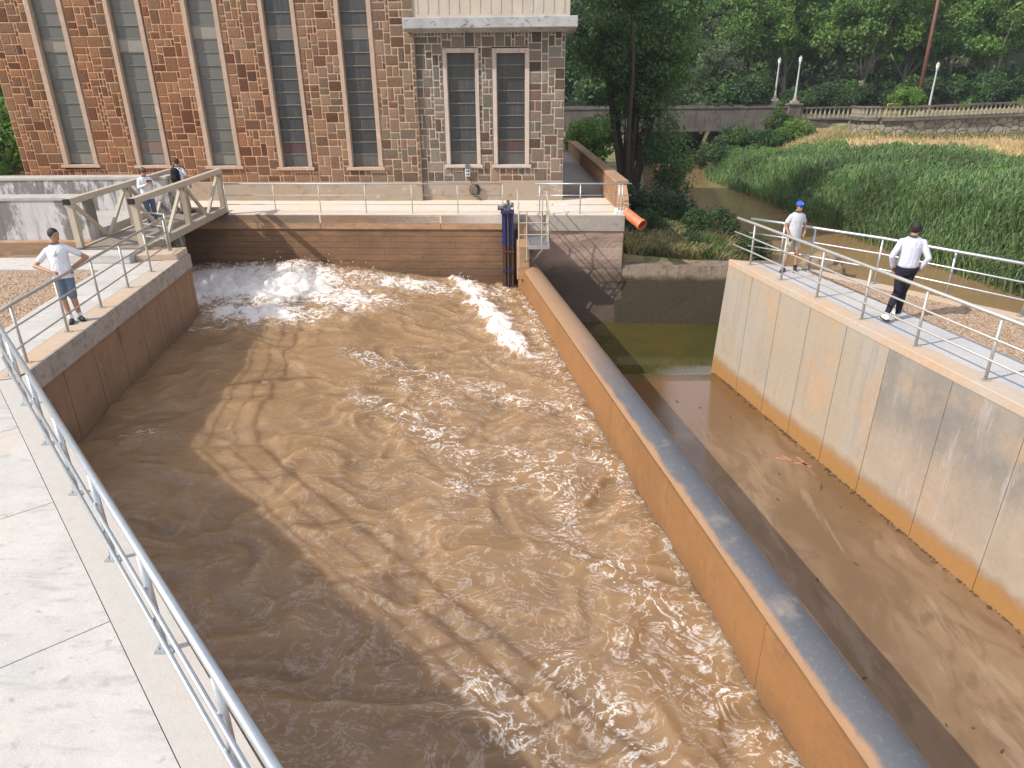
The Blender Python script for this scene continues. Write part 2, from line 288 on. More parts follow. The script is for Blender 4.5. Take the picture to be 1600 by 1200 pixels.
def beam(bm,a,b,w,h,up=(0,0,1),mi=0):
    a,b=Vector(a),Vector(b); d=(b-a).normalized(); s=d.cross(Vector(up)); 
    if s.length<1e-4: s=d.cross(Vector((1,0,0)))
    s.normalize(); u=s.cross(d)
    q=lambda p:[p+s*x*w/2+u*y*h/2 for x,y in ((-1,-1),(1,-1),(1,1),(-1,1))]
    hexa(bm,q(a),q(b),mi)
def tube(bm,pts,r,n=10,caps=True):
    pts=[Vector(p) for p in pts]; rs=r if isinstance(r,(list,tuple)) else [r]*len(pts); rings=[]; prev=None
    for i,p in enumerate(pts):
        d=(pts[min(i+1,len(pts)-1)]-pts[max(i-1,0)]).normalized()
        s=d.cross(Vector((0,0,1)) if abs(d.z)<.95 else Vector((0,1,0))) if prev is None else prev-d*prev.dot(d)
        s.normalize(); prev=s; u=s.cross(d)
        rings.append([bm.verts.new(p+(s*cos(2*pi*k/n)+u*sin(2*pi*k/n))*rs[i]) for k in range(n)])
    for a,b in zip(rings,rings[1:]):
        for k in range(n): bm.faces.new((a[k],a[(k+1)%n],b[(k+1)%n],b[k]))
    if caps: bm.faces.new(rings[0][::-1]); bm.faces.new(rings[-1])
def lathe(bm,c,prof,n=12):
    tube(bm,[Vector(c)+Vector((0,0,z)) for r,z in prof],[max(r,.001) for r,z in prof],n)
def ball(bm,c,r,sc=(1,1,1),rot=None,seg=14,rings=9):
    m=Matrix.Translation(c)@(rot.to_4x4() if rot else Matrix())@Matrix.Diagonal((sc[0],sc[1],sc[2],1)); bmesh.ops.create_uvsphere(bm,u_segments=seg,v_segments=rings,radius=r,matrix=m)
def mesh_np(name,V,Fc,mats,parent=None,col=None,smooth=False,base=None):
    me=bpy.data.meshes.new(name); V=np.asarray(V,dtype=np.float32); Fc=np.asarray(Fc,dtype=np.int32); k=Fc.shape[1]
    me.vertices.add(len(V)); me.vertices.foreach_set('co',V.ravel()); me.loops.add(Fc.size); me.loops.foreach_set('vertex_index',Fc.ravel())
    me.polygons.add(len(Fc)); me.polygons.foreach_set('loop_start',np.arange(0,Fc.size,k,dtype=np.int32)); me.polygons.foreach_set('loop_total',np.full(len(Fc),k,dtype=np.int32))
    me.update(calc_edges=True); me.validate()
    if col is not None:
        a=me.color_attributes.new('Col','FLOAT_COLOR','POINT'); a.data.foreach_set('color',np.asarray(col,dtype=np.float32).ravel())
    if smooth: me.polygons.foreach_set('use_smooth',[True]*len(me.polygons))
    for m in (mats if isinstance(mats,(list,tuple)) else [mats]): me.materials.append(m)
    o=link(name,me,parent)
    if base is not None: o.location=base
    return o
def xy(p): return (p[0],p[1])
def bevel(bm,w=.02,seg=2):
    bmesh.ops.bevel(bm,geom=[e for e in bm.edges],offset=w,segments=seg,affect='EDGES',profile=.5)

# ================================================================ TERRAIN
def itp(y,xs,ys): return float(np.interp(y,xs,ys))
LB=([-30,0,10,17.4,20,24,28,31,37,55,80,140],[30,19.4,11.9,6.9,7.6,8.4,10.2,8.6,7.8,10.5,13,16])
RB=([-30,0,12,20.6,26.5,34,45,51,58,80,140],[44,23.5,18.4,17.1,16.2,15.2,14.6,14,15.5,19,24])
def bank(x,y):
    if y>52 and x>25.6 and y<=60: return (1.2+(x-25)*.03) if (y<57.5 or x>31) else .6
    if y>60: b=.6+min(60,y-60)*.045+min(28,max(0,(y-88))*.42)
    else:
        if x>13: b=-1.9+min(1.2,(x-13)*.14)+max(0,min(1,(y-38)/14))*1.0*min(1,max(0,(x-17)/6))
        elif x>3.9 and y>24: b=-1.78+.35*min(1,max(0,(7-x)/3))+ (0 if y<34 else min(1.6,(y-34)*.08))
        else: b=-.3
    if y>60 and b<3: b=max(b,.5)
    return b
def terrain(x,y):
    nz=noise.fractal(Vector((x*.25,y*.25,0)),1.,2.,4)*.18
    if (y<24.9 and x<3.9 and y>23.4) or (23.4<y<24.4 and x<9.3): return -4.8
    if x<3.9 and y<24.0:
        # inside the works: bed under the basins, fill under the banks
        if y>18.3: return -4.6 if x>-13.2 else -.3
        xl=-8.1 if y>10.2 else -8.1+(10.2-y)*.857
        return -4.6 if x>xl-.6 else -.3
    if y<24.0 and x<itp(y,*LB)-.2:
        return -4.6
    if x<=3.9: return (-.3 if y<60 else bank(x,y)) if x>-22 else (bank(x,max(y,61)) +nz if y>34 else .3+nz)
    l,r=itp(y,*LB),itp(y,*RB); b=bank(x,y)
    if y<24.0: l-=6
    if l<x<r: d=min(x-l,r-x); return -3.4+ .5*max(0,1-d/1.2)
    d=(l-x) if x<=l else (x-r); k=min(1,d/1.6); k=k*k*(3-2*k)
    return -2.9+(b+2.9)*k+nz*(1.+.3*(y>60))
def axis(parts):
    o=[]; 
    for a,b,s in parts: o+=list(np.arange(a,b,s))
    return o+[parts[-1][1]]
gx=axis([(-310,-60,25),(-60,-24,4),(-24,30,.5),(30,60,1.5),(60,310,25)]); gy=axis([(-66,-6,6),(-6,64,.5),(64,120,2),(120,300,15)])
V=[(x,y,terrain(x,y)) for y in gy for x in gx]; nx=len(gx)
Fc=[(j*nx+i,j*nx+i+1,(j+1)*nx+i+1,(j+1)*nx+i) for j in range(len(gy)-1) for i in range(nx-1)]
struct(mesh_np('ground',V,Fc,Mt['ground'],smooth=True))
bm=B(); vs=[]
ys=list(np.arange(-20,90,2.)); l=[bm.verts.new((itp(y,*LB)-7,y,-2.5)) if y<24 else bm.verts.new((itp(y,*LB)-2,y,-2.5)) for y in ys]; r=[bm.verts.new((itp(y,*RB)+2,y,-2.5)) for y in ys]
# keep the river outside the works: its left edge follows the outer kerb wall
for i,y in enumerate(ys):
    if y<17.4: l[i].co.x=itp(y,*LB)-.5
    elif y<24.5: l[i].co.x=7.35
    elif y<30: l[i].co.x=7.6
for i in range(len(ys)-1): bm.faces.new((l[i],r[i],r[i+1],l[i+1]))
struct(obj('river_water',bm,Mt['river']))

# ================================================================ CHANNEL WATER (rough, tilted by the swirl)
def divL(y): return 3.3+(4.43-y)*.1575          # left face of dividing wall
def wz(x,y):
    t=min(1,max(0,(x+8.4)/(divL(y)+8.4))); return -1.72-.93*t*t*(3-2*t)*(.75 if y>20 else .75+.25*min(1,(20-y)/8))
ra,rb=P(712,428,-2.2),P(800,545,-2.4)
ya=[]; y=1.2
while y<24.9: ya.append(y); y+=.03+.0018*y
nu=310; V=[];col=[]
def seg_d(x,y,a,b):
    ax,ay,bx,by=a[0],a[1],b[0],b[1]; t=((x-ax)*(bx-ax)+(y-ay)*(by-ay))/((bx-ax)**2+(by-ay)**2); tc=max(0,min(1,t)); return sqrt((x-ax-tc*(bx-ax))**2+(y-ay-tc*(by-ay))**2),t
def gs(d,s): return math.exp(-(d/s)**2)
SP=[(P(345,445,-1.8),2.1,2.3,1.25),(P(440,455,-1.9),2.1,2.0,1.15),(P(540,470,-2),1.7,1.4,.72),(P(410,500,-2),1.8,1.0,.9),(P(640,440,-2),2.6,.9,.62),(P(330,520,-1.9),1.2,.25,.6),(P(780,450,-2.2),.6,1.6,.45),(P(230,690,-1.9),.7,.35,.33),(P(180,700,-1.8),.3,.5,.25)]
EDG=[(P(560,620,-2.1),P(700,660,-2.2)),(P(830,470,-2.3),P(860,560,-2.4)),(P(600,560,-2.1),P(800,620,-2.4)),(P(800,700,-2.4),P(930,760,-2.5)),(P(880,590,-2.4),P(950,720,-2.5)),(P(860,560,-2.4),P(940,640,-2.5)),(P(730,600,-2.4),P(900,640,-2.4)),(P(720,760,-2.4),P(870,720,-2.5)),(P(870,740,-2.5),P(900,850,-2.5)),(P(900,830,-2.5),P(1050,960,-2.6)),(P(1050,960,-2.6),P(1150,1090,-2.6)),(P(870,1030,-2.5),P(1010,1190,-2.6)),(P(760,1070,-2.4),P(830,1170,-2.4)),(P(640,650,-2.2),P(760,720,-2.2)),(P(960,700,-2.5),P(980,780,-2.5)),(P(690,620,-2.2),P(560,560,-2.2)),(P(1000,1020,-2.6),P(1250,1195,-2.6))]
for y in ya:
    xl=-13.2; xr=divL(y)+.25
    for i in range(nu+1):
        x=xl+(xr-xl)*i/nu; px=x; 
        q=Vector((x*.55,y*.62,0)); wq=Vector((noise.noise(q*1.3+Vector((5,1,0))),noise.noise(q*1.3+Vector((1,9,3))),0))*.9
        n1=noise.fractal(q+wq,1.,2.1,3); rg=1-abs(noise.noise(q*2.1+wq*1.8))*2; rg2=1-abs(noise.noise(q*4.6+wq*2.5+Vector((3,3,1))))*2
        n3=noise.fractal(Vector((x*3.2,y*3.4,2))+wq*2,1.,2.,3)
        rough=.55+.45*min(1,max(0,(x+7.5)/5)); 
        A=0
        for c,sx,sy,am in SP: A=max(A,am*math.exp(-((x-c.x)/sx)**2-((y-c.y)/sy)**2))
        d,tt=seg_d(x,y,ra,rb); side=(x-(ra.x+(rb.x-ra.x)*tt)); en=noise.fractal(Vector((x*2.3,y*2.3,11)),1.,2.,3); rid=gs(d,max(.12,(.30+.22*en) if side<0 else .62+.35*en)); A=max(A,rid*(.80+.45*en))
        Bf=.09+.16*min(1,max(0,(x+5)/4))
        for a,b in EDG: Bf=max(Bf,.95*gs(seg_d(x,y,a,b)[0],.42))
        Bf=max(Bf,min(.8,A*1.6),.7*gs(divL(y)-x,.35))
        Bf*=(.35+.65*min(1,max(0,(x+6.5)/2.5))) if y<17 else 1
        hz=.10*n1+.04*noise.noise(Vector((x*1.1,y*2.3,4))+wq)+.05*noise.noise(Vector((x*.9+3,y*1.1,8))+wq*1.5)+rough*(.045*max(0,rg)**2+.010*rg2)+.006*n3*rough
        hz*= .6 if x<-5.5 and y<16 else 1.15
        hump=.36*math.exp(-((x+7.2)/.9)**2-((y-23.6)/.8)**2)+.2*math.exp(-((x+5.2)/1.6)**2-((y-23.)/.9)**2)+.2*rid*(1 if y<24 else .5)*(.6+.8*abs(n1))
        churn=A*(.17*noise.fractal(Vector((x*2.2,y*2.2,7)),.8,2.2,4)+.05*noise.noise(Vector((x*9,y*9,3))))
        V.append((x,y,wz(x,y)+hz+hump+churn)); col.append((A,max(0,Bf*(.55+.45*max(0,rg)+.25*n1)),0,1))
n=nu+1; Fc=[(j*n+i,j*n+i+1,(j+1)*n+i+1,(j+1)*n+i) for j in range(len(ya)-1) for i in range(nu)]
struct(mesh_np('channel_water',V,Fc,Mt['water'],col=col,smooth=True))

ico=B(); bmesh.ops.create_icosphere(ico,subdivisions=1,radius=1); bv=np.array([v.co[:] for v in ico.verts]); bf=np.array([[v.index for v in f.verts] for f in ico.faces]); ico.free(); V=[];Fs=[]
for i in range(900):
    if i<560: x,y=random.gauss(-6.9,1.1),random.gauss(22.6,1.); hgt=.42
    else:
        k=random.random(); x=ra.x+(rb.x-ra.x)*k+random.gauss(.05,.18); y=ra.y+(rb.y-ra.y)*k+random.gauss(0,.2); hgt=.3
    if y>24.3: continue
    z=wz(x,y)+.05+abs(random.gauss(0,hgt*.5)); V.append(bv*random.uniform(.006,.022)+np.array([x,y,z])); Fs.append(bf+12*len(Fs))
o=mesh_np('spray',np.concatenate(V),np.concatenate(Fs),plain('spray_white',(.8,.77,.73),.3,var=.05)); o['kind']='stuff'; o['label']='droplets thrown up by the churning outlet water'; o['category']='spray'

# ================================================================ RIGHT CHANNEL: floor, pool
RI=lambda y:5.50+(17.7-y)*.192           # foot line of the right wall
bm=B(); ys=list(np.arange(-4,17.6,.5))+[17.6]
rows=[]
for y in ys+[18.6,20.0]:
    z=-3.12 if y<=17.2 else (-3.15 if y<=17.6 else (-3.75 if y<19 else -4.5)); rows.append([bm.verts.new((divL(y)+.45+(RI(y)+.4-divL(y)-.45)*i/8 if y<17.8 else divL(y)+.45+ (8.5-divL(y)-.45)*i/8,y,z)) for i in range(9)])
for a,b in zip(rows,rows[1:]):
    for i in range(8): bm.faces.new((a[i],a[i+1],b[i+1],b[i]))
struct(obj('channel_floor',bm,Mt['floor'],smooth=False))
bm=B(); v=[bm.verts.new(p) for p in ((0.3,17.7,-3.62),(8.5,17.7,-3.62),(8.5,24.3,-3.62),(0.3,24.3,-3.62))]; bm.faces.new(v); struct(obj('pool_water',bm,Mt['pool']))
# twigs and leaf litter washed against the foot of the right wall
bm=B(); g_=random.Random(3)
for i in range(330):
    y=g_.uniform(4,17); x=RI(y)-abs(g_.gauss(0,.05))-.03 if g_.random()<.93 else g_.uniform(divL(y)+1,RI(y)-.1); a=g_.uniform(0,6.3); l_=g_.uniform(.015,.09) if g_.random()<.9 else .2
    beam(bm,(x-cos(a)*l_/2,y-sin(a)*l_/2,-3.112),(x+cos(a)*l_/2,y+sin(a)*l_/2,-3.105),g_.uniform(.006,.03),.008)
o=obj('leaf_litter',bm,plain('dark_litter',(.09,.06,.035),.9,var=.5,sc=30)); o['kind']='stuff'; o['label']='twigs and leaf litter along the foot of the right wall'; o['category']='litter'
# sprayed survey mark on the floor
bm=B(); 
for a,b,wd in (((1212,715),(1228,718),.05),((1222,712),(1240,722),.045),((1236,722),(1262,726),.05),((1245,714),(1256,722),.04),((1250,722),(1268,730),.035)):
    a=P(a[0],a[1],-3.115);b=P(b[0],b[1],-3.115); beam(bm,a,b,wd*1.5,.002)
tag(obj('paint_mark',bm,plain('faded_red_spray',(.42,.19,.115),.8)),'faded red sprayed mark on the dry channel floor','paint mark')

# ================================================================ WALLS OF THE WORKS
C0=(-7.80,10.42)                      # corner between the two left walls
# --- left wall (far length): cap + panelled face
t=thing('retaining_wall','brown stained basin wall in shade under the far left walkway, grey cap','wall',(-8.3,14.6,0))
A=(-8.68,18.81); dx=(A[0]-C0[0])/(A[1]-C0[1])
bm=B(); ln=lambda y,o=0:C0[0]+(y-C0[1])*dx+o
hexa(bm,[(ln(10.0,-.45),10.0,-.38),(ln(10.0),10.2,-.38),(ln(18.81),18.81,-.38),(ln(18.81,-.45),18.81,-.38)],[(ln(10.0,-.45),10.0,0),(ln(10.0),10.2,0),(ln(18.81),18.81,0),(ln(18.81,-.45),18.81,0)])
bmesh.ops.bevel(bm,geom=[e for e in bm.edges if abs(e.verts[0].co.z)<1e-3 and abs(e.verts[1].co.z)<1e-3],offset=.02,segments=2,affect='EDGES')
obj('cap',bm,[Mt['cap']],t)
bm=B(); prism(bm,[(ln(10.05,-.44),10.05),(ln(10.2,-.03),10.22),(ln(18.75,-.03),18.75),(ln(18.75,-.44),18.75)],.0005,.004); obj('top_skim',bm,Mt['kerb_orange'],t)
bm=B(); y=10.3
hexa(bm,[(ln(10.,-.44),10.,-4.6),(ln(10.,-.07),10.2,-4.6),(ln(18.78,-.07),18.78,-4.6),(ln(18.78,-.44),18.78,-4.6)],[(ln(10.,-.44),10.,-.385),(ln(10.,-.07),10.2,-.385),(ln(18.78,-.07),18.78,-.385),(ln(18.78,-.44),18.78,-.385)])
while y<18.6:
    e=min(y+1.18,18.775)
    hexa(bm,[(ln(y,-.08),y,-4.5),(ln(y,-.03),y,-4.5),(ln(e,-.03),e-.018,-4.5),(ln(e,-.08),e-.018,-4.5)],[(ln(y,-.08),y,-.39),(ln(y,-.03),y,-.39),(ln(e,-.03),e-.018,-.39),(ln(e,-.08),e-.018,-.39)]); y=e
obj('face',bm,Mt['brown_face'],t)
# end return of that wall, facing the footbridge gap
bm=B(); prism(bm,[(-13.4,18.35),(-9.14,18.35),(-9.14,18.79),(-13.4,18.79)],-4.6,-.01)
tag(obj('retaining_wall',bm,Mt['brown_face']),'low wall end under the near end of the footbridge','wall')
# --- near left wall
NE=Vector((.857,-1,0)).normalized()
def nl(x0,y0,s,o=0): return (x0+NE.x*s+.0,y0+NE.y*s) 
nrm=Vector((.759,.651,0))
a0=Vector((C0[0],C0[1],0)); a1=a0+NE*16
bm=B(); q=lambda p,o:(p.x+nrm.x*o,p.y+nrm.y*o)
prism(bm,[q(a0,-.42),q(a1,-.42),q(a1,0),q(a0,0)],-4.6,0); 
tag(obj('retaining_wall',bm,Mt['kerb_dusty'],base=(C0[0],C0[1],0)),'pale dusty wall edge under the nearest railing at lower left','wall')
# --- pavements of the left bank (kerb lines leave a thin open joint)
def sheet(name,poly,m,th=.25,z=0): 
    bm=B(); prism(bm,poly,z-th,z); return struct(obj(name,bm,m))
j0=q(a0,-.432); J=lambda s:(a0.x+NE.x*s-nrm.x*.427,a0.y+NE.y*s-nrm.y*.427)
inw=lambda s,d:(a0.x+NE.x*s-nrm.x*(.427+d),a0.y+NE.y*s-nrm.y*(.427+d))
cuts=[-.2,2.2,4.62,7.1,9.6,12.2,16]
for s0,s1 in zip(cuts,cuts[1:]): sheet('pavement',[J(s0),inw(s0+.3*.0,3.2),inw(s1,3.2),J(s1-.012)][::-1] if False else [J(s0),J(s1-.012),inw(s1-.012,4.4),inw(s0,4.4)][::-1],Mt['slab'],z=-.003)
g=[P(0,421),P(158,421),P(75,470),P(5,515),P(43,567)]
e=ln(18.3,-.462)
sheet('pavement',[(ln(10.45,-.46),10.45),(ln(18.3,-.46),18.3),(-10.16,18.3),(-10.16,17.08),(-9.87,14.42),(-9.55,12.3),(-9.35,11.2),(-8.9,10.5)],Mt['slab'],z=-.004)
sheet('pavement',[(-10.17,17.09),(-10.17,18.34),(-20,18.6),(-20,17.3)],Mt['slab'],z=-.002)
sheet('gravel',[(-10.18,17.07),(-20,17.28),(-20,4),(-12.6,7.9),(-9.4,11.2),(-9.56,12.3),(-9.88,14.42)],Mt['gravel'],z=-.03)['kind']='structure'
# --- dividing wall with rounded crest
prof=[(0,-4.6),(0,-1.68),(.012,-1.665),(.018,-1.63),(.05,-1.58),(.11,-1.53),(.19,-1.495),(.28,-1.48),(.37,-1.487),(.46,-1.515),(.54,-1.56),(.60,-1.63),(.625,-1.72),(.63,-4.6)]
colp=[0,0,0,.05,.3,.75,1,1,1,.85,.45,.1,0,0]
ysd=list(np.arange(-3,24.2,.35))+[24.3]
def strip(i0,i1,mat,name,par,colr=False):
    V=[];cc=[]
    for y in ysd:
        for k in range(i0,i1+1):
            px_,pz=prof[k]; wob=.006*noise.noise(Vector((y*1.3,k*.7,0)))
            V.append((divL(y)+px_+wob,y,pz+wob)); cc.append((colp[k],0,0,1))
    n=i1-i0+1; Fc=[(j*n+i+1,j*n+i,(j+1)*n+i,(j+1)*n+i+1)[::-1] for j in range(len(ysd)-1) for i in range(n-1)]
    Fc=[f[::-1] for f in Fc]
    off=wloc(par); V=[(a-off.x,b-off.y,c-off.z) for a,b,c in V]
    return mesh_np(name,V,Fc,mat,par,col=cc,smooth=True)
t=thing('dividing_wall','long orange dividing wall with rounded grey crest between basin and dry channel','wall',(2,12,-3.1))
strip(3,11,Mt['crest'],'crest',t)
# faces: left, right (flat)
bm=B()
for y0,y1 in zip(ysd[::9],ysd[9::9]+[24.3]):
    if y1-y0<.05: continue
    a,b=divL(y0),divL(y1); g_=.006
    hexa(bm,[(a,y0+g_,-4.6),(a+.1,y0+g_,-4.6),(b+.1,y1-g_,-4.6),(b,y1-g_,-4.6)],[(a,y0+g_,-1.665),(a+.1,y0+g_,-1.665),(b+.1,y1-g_,-1.665),(b,y1-g_,-1.665)])
hexa(bm,[(divL(-3)+.05,-3,-4.6),(divL(-3)+.622,-3,-4.6),(divL(24.3)+.622,24.3,-4.6),(divL(24.3)+.05,24.3,-4.6)],[(divL(-3)+.05,-3,-1.66),(divL(-3)+.622,-3,-1.66),(divL(24.3)+.622,24.3,-1.66),(divL(24.3)+.05,24.3,-1.66)])
obj('face',bm,Mt['divider'],t)
# --- right wall and walkway block
RT=lambda y:5.56+(17.57-y)*.187
OK=lambda y:7.15+(16.54-y)*.744         # outer kerb line
t=thing('retaining_wall','tall pale panelled wall with orange foot along the dry channel','wall',(6.5,12,-3.12))
bm=B()
ends=[17.57,16.35,15.1,13.95,12.75,11.55]
def rpanel(bm,y1,y0,gap=.02,o=0.):
    z0=-3.3
    def pt(y,z):
        batt=(.27 if y>17.5 else 0)*(z+0)/-3.12
        return (RT(y)+(RI(y)-RT(y))*(z/-3.12)*0+o-.06*(z/-3.12),y+batt,z)
    f=lambda z:[pt(y1,z),(pt(y1,z)[0]+.22,pt(y1,z)[1],z),(pt(y0+gap,z)[0]+.22,y0+gap,z),pt(y0+gap,z)]
    hexa(bm,f(z0),f(-.16))
for a,b in zip(ends,ends[1:]): rpanel(bm,a,b)
obj('face',bm,Mt['rwall'],t)
bm=B(); ends2=[11.55,10.1,8.7,7.3,5.9,4.4,2.9,1.4,-1,-4]
for a,b in zip(ends2,ends2[1:]): rpanel(bm,a,b,.014)
f=obj('face',bm,Mt['rwall_grey'],t); f['label']='greyer streaked length of the face'
bm=B()
for y in (16.9,15.7,14.5,13.3,12.1,10.8,9.4,8.,6.6):
    for z in (-.75,-1.9):
        tube(bm,[(RT(y)-.002+.0,y,z),(RT(y)+.01,y,z)],.022,8)
obj('tie_hole',bm,Mt['joint'],t)['kind']='stuff'
bm=B(); core=[(RT(17.4)+.06,17.5),(6.9,16.72),(OK(14),14),(OK(5),5),(OK(-4),-4),(RT(-4)+.06,-4)]
prism(bm,core,-4.6,-.17); obj('core',bm,Mt['joint'],t)
bm=B(); prism(bm,[(RT(17.57)-.015,17.59),(RT(17.2)+.36,17.32),(RT(-4)+.36,-4),(RT(-4)-.015,-4)],-.158,0); bevel(bm,.012,2); obj('kerb',bm,Mt['kerb_orange'],t)
W1=lambda y:6.93+(16.67-y)*.222
edges=[17.2,15.05,12.55,10.1,7.6,5.1,2.6,0,-4]
for a,b in zip(edges,edges[1:]):
    l1=lambda y:RT(y)+.372
    top=[(l1(a),a+.08 if a>17 else a),(W1(a) if a<17 else 6.9,a if a<17 else 16.72),(W1(b+.014),b+.014),(l1(b+.014),b+.014)]
    sheet('walkway',top,Mt['walk'],th=.15,z=-.004)
sheet('gravel',[(W1(16.4)+.012,16.4),(OK(15.9)-.27,15.9),(OK(-4)-.27,-4),(W1(-4)+.012,-4)],Mt['gravel'],th=.12,z=-.035)
bm=B(); prism(bm,[(6.93,16.75),(OK(16.6)+.02,16.75),(OK(-4)+.05,-4),(OK(-4)-.26,-4),(OK(15.9)-.26,15.9)],-4.2,-.01); 
tag(obj('kerb_wall',bm,Mt['kerb_orange']),'sandy kerb wall under the outer railing beside the river','wall')
# pebbles
def pebbles(name,pts,zs,label,smin=.012,smax=.035):
    ico=B(); bmesh.ops.create_icosphere(ico,subdivisions=1,radius=1); bv=np.array([v.co[:] for v in ico.verts]); bf=np.array([[v.index for v in f.verts] for f in ico.faces]); ico.free()
    V=[];Fs=[];cs=[]
    for i,(x,y) in enumerate(pts):
        s=random.uniform(smin,smax)*np.array([1,random.uniform(.6,1),random.uniform(.4,.7)]); a=random.uniform(0,6.3)
        v=bv*s; v=np.stack([v[:,0]*cos(a)-v[:,1]*sin(a),v[:,0]*sin(a)+v[:,1]*cos(a),v[:,2]],1)+np.array([x,y,zs]); V.append(v); Fs.append(bf+len(bv)*i)
        g=random.uniform(.6,1.25); cs+= [(.38*g,.28*g,.2*g,1)]*len(bv)
    o=mesh_np(name,np.concatenate(V),np.concatenate(Fs),Mt['pebble'],col=cs); o['kind']='stuff'; o['label']=label; o['category']='gravel'; return o
pts=[]
while len(pts)<2600:
    y=random.uniform(3,15.8); x=random.uniform(6.9,12)
    if W1(y)+.05<x<OK(y)-.3: pts.append((x,y))
pebbles('gravel_stones',pts,-.03,'loose brown stones between right walkway and outer kerb')
pts=[]
while len(pts)<2200:
    y=random.uniform(10.5,17); x=random.uniform(-14,-9.5)
    if x<itp(y,[10.5,12.3,14.4,17.1],[-9.5,-9.62,-9.95,-10.25]): pts.append((x,y))
pebbles('gravel_stones',pts,-.028,'loose tan stones beside the man leaning on the railing')

# ================================================================ FAR PLATFORM
U=Vector((cos(R(3.3)),-sin(R(3.3)),0)); Vv=Vector((sin(R(3.3)),cos(R(3.3)),0)); O=Vector((-3.3,24.31,0))
def Wd(u,v,z=0.): p=O+U*u+Vv*v; return (p.x,p.y,z)
def ubox(bm,u0,u1,v0,v1,z0,z1,mi=0):
    hexa(bm,[Wd(u0,v0,z0),Wd(u1,v0,z0),Wd(u1,v1,z0),Wd(u0,v1,z0)],[Wd(u0,v0,z1),Wd(u1,v0,z1),Wd(u1,v1,z1),Wd(u0,v1,z1)],mi)
def uz(px,py,v):
    """image ray onto the plane v=const of the platform frame -> (u,z)"""
    r=Vector(ray(px,py)); o=Vector((0,0,CZ))-(O+Vv*v); t=-(o.dot(Vv))/r.dot(Vv); p=o+r*t; return p.dot(U),p.z
t=thing('basin_end_wall','dark board-marked wall closing the far end of the basin, orange cap','wall',Wd(0,0,-2))
uR=uz(977,336,0)[0]; uD=uz(810,350,0)[0]
bm=B(); ubox(bm,-11,-3.3,0,.5,-.52,-.01); ubox(bm,-3.294,.9,0,.5,-.52,-.01); ubox(bm,.906,uD,0,.5,-.52,-.01); bevel(bm,.02,2); obj('cap',bm,Mt['far_cap'],t)
bm=B(); z=-.53; k=0
while z>-4.4:
    h=random.uniform(.2,.3); o=random.choice([.02,.035,.05,.045]); u=-11
    while u<uD-.3:
        e=min(uD-.02,u+random.uniform(2.,4.5)); ubox(bm,u,e-.006,.03+o*.6,.5,z-h+.008,z); u=e
    z-=h
ubox(bm,-11,uD-.02,.1,.52,-4.6,-.53); obj('boards_face',bm,Mt['far_face'],t)
t=thing('abutment','rough brown abutment block with grey cap beyond the dry channel','wall',Wd(uR-1,0,-2))
bm=B(); ubox(bm,uD+.006,uR,-.02,.5,-.56,-.01); bevel(bm,.02,2); obj('cap',bm,Mt['pier_cap'],t)
bm=B(); ubox(bm,uD+.006,uR-.03,.04,.5,-1.9,-.565); 
hexa(bm,[Wd(uD+.006,-.9,-4.6),Wd(uR+.05,-.9,-4.6),Wd(uR+.02,.5,-4.6),Wd(uD+.006,.5,-4.6)],[Wd(uD+.006,.02,-1.9),Wd(uR-.03,.02,-1.9),Wd(uR-.03,.5,-1.9),Wd(uD+.006,.5,-1.9)])
ubox(bm,uR-.5,uR-.03,.5,12,-4,-.3)
bmesh.ops.subdivide_edges(bm,edges=bm.edges[:],cuts=6,use_grid_fill=True)
for v in bm.verts:
    v.co+=Vector((0,-1,0))*.05*noise.noise(v.co*2.3)
obj('face',bm,Mt['pier'],t)
# pavement of the platform
bm=B(); ubox(bm,-13.5,uR-.02,.0,3.6,-.3,.0); 
for f in bm.faces: pass
struct(obj('platform_pavement',bm,Mt['white_slab']))
# low wall right of the abutment
t0=P(975,411,-1.74); 
bm=B(); hexa(bm,[(3.6,22.9,-4.6),(9.6,22.3,-4.6),(9.6,24.6,-4.6),(3.6,24.7,-4.6)],[(3.6,24.02,-1.76),(9.2,23.6,-1.76),(9.2,24.5,-1.76),(3.6,24.75,-1.76)])
bmesh.ops.subdivide_edges(bm,edges=bm.edges[:],cuts=5,use_grid_fill=True)
for v in bm.verts: v.co+=Vector((0,-1,.12))*.035*noise.noise(v.co*1.7)
tag(obj('retaining_wall',bm,concrete('mossy_low_wall',(.27,.205,.15),(.21,.16,.12),sc=1.2,layers=((2.5,(.32,.25,.18),.5,.7,.6,None),),streak=((.07,.06,.035),.8),bands=((-2.25,-2.0,(.045,.034,.018),.95),(-1.95,-1.82,(.27,.2,.15),.0)),bst=.9,dist=.04)),'low mossy wall at the far end of the green pool','wall')

# ================================================================ POWER HOUSE
v0=uz(660,313,0)[1]
VB=(P(660,313,0)-O).dot(Vv); VB=2.92            # facade plane (plinth foot)
bld=thing('power_house','old stone power house with tall narrow windows behind the platform','building',Wd(0,VB,0))
uL=uz(20,200,VB)[0]; uS=uz(659,285,VB)[0]; uE=uz(879,285,VB)[0]
def win_rect(l,r,pl,pr,yb,yt=None,v=VB):
    a,zb=uz(l,yb,v); b,_=uz(r,yb,v); c,_=uz(pl,yb,v); d,_=uz(pr,yb,v); zt=8.7 if yt is None else uz((l+r)/2,yt,v)[1]
    return a,b,c,d,zb,zt
wins=[win_rect(*q) for q in ((101,155,108.5,148,257),(214.5,267,221,260.5,258),(325.5,378,332.5,371.5,259),(437,489,443,483,261),(546,599,552,592.5,261))]
wins2=[win_rect(*q,v=VB+.15) for q in ((698.5,751.5,704.5,746,257,75),(772,827,778,820.5,257,75))]
zp=.69
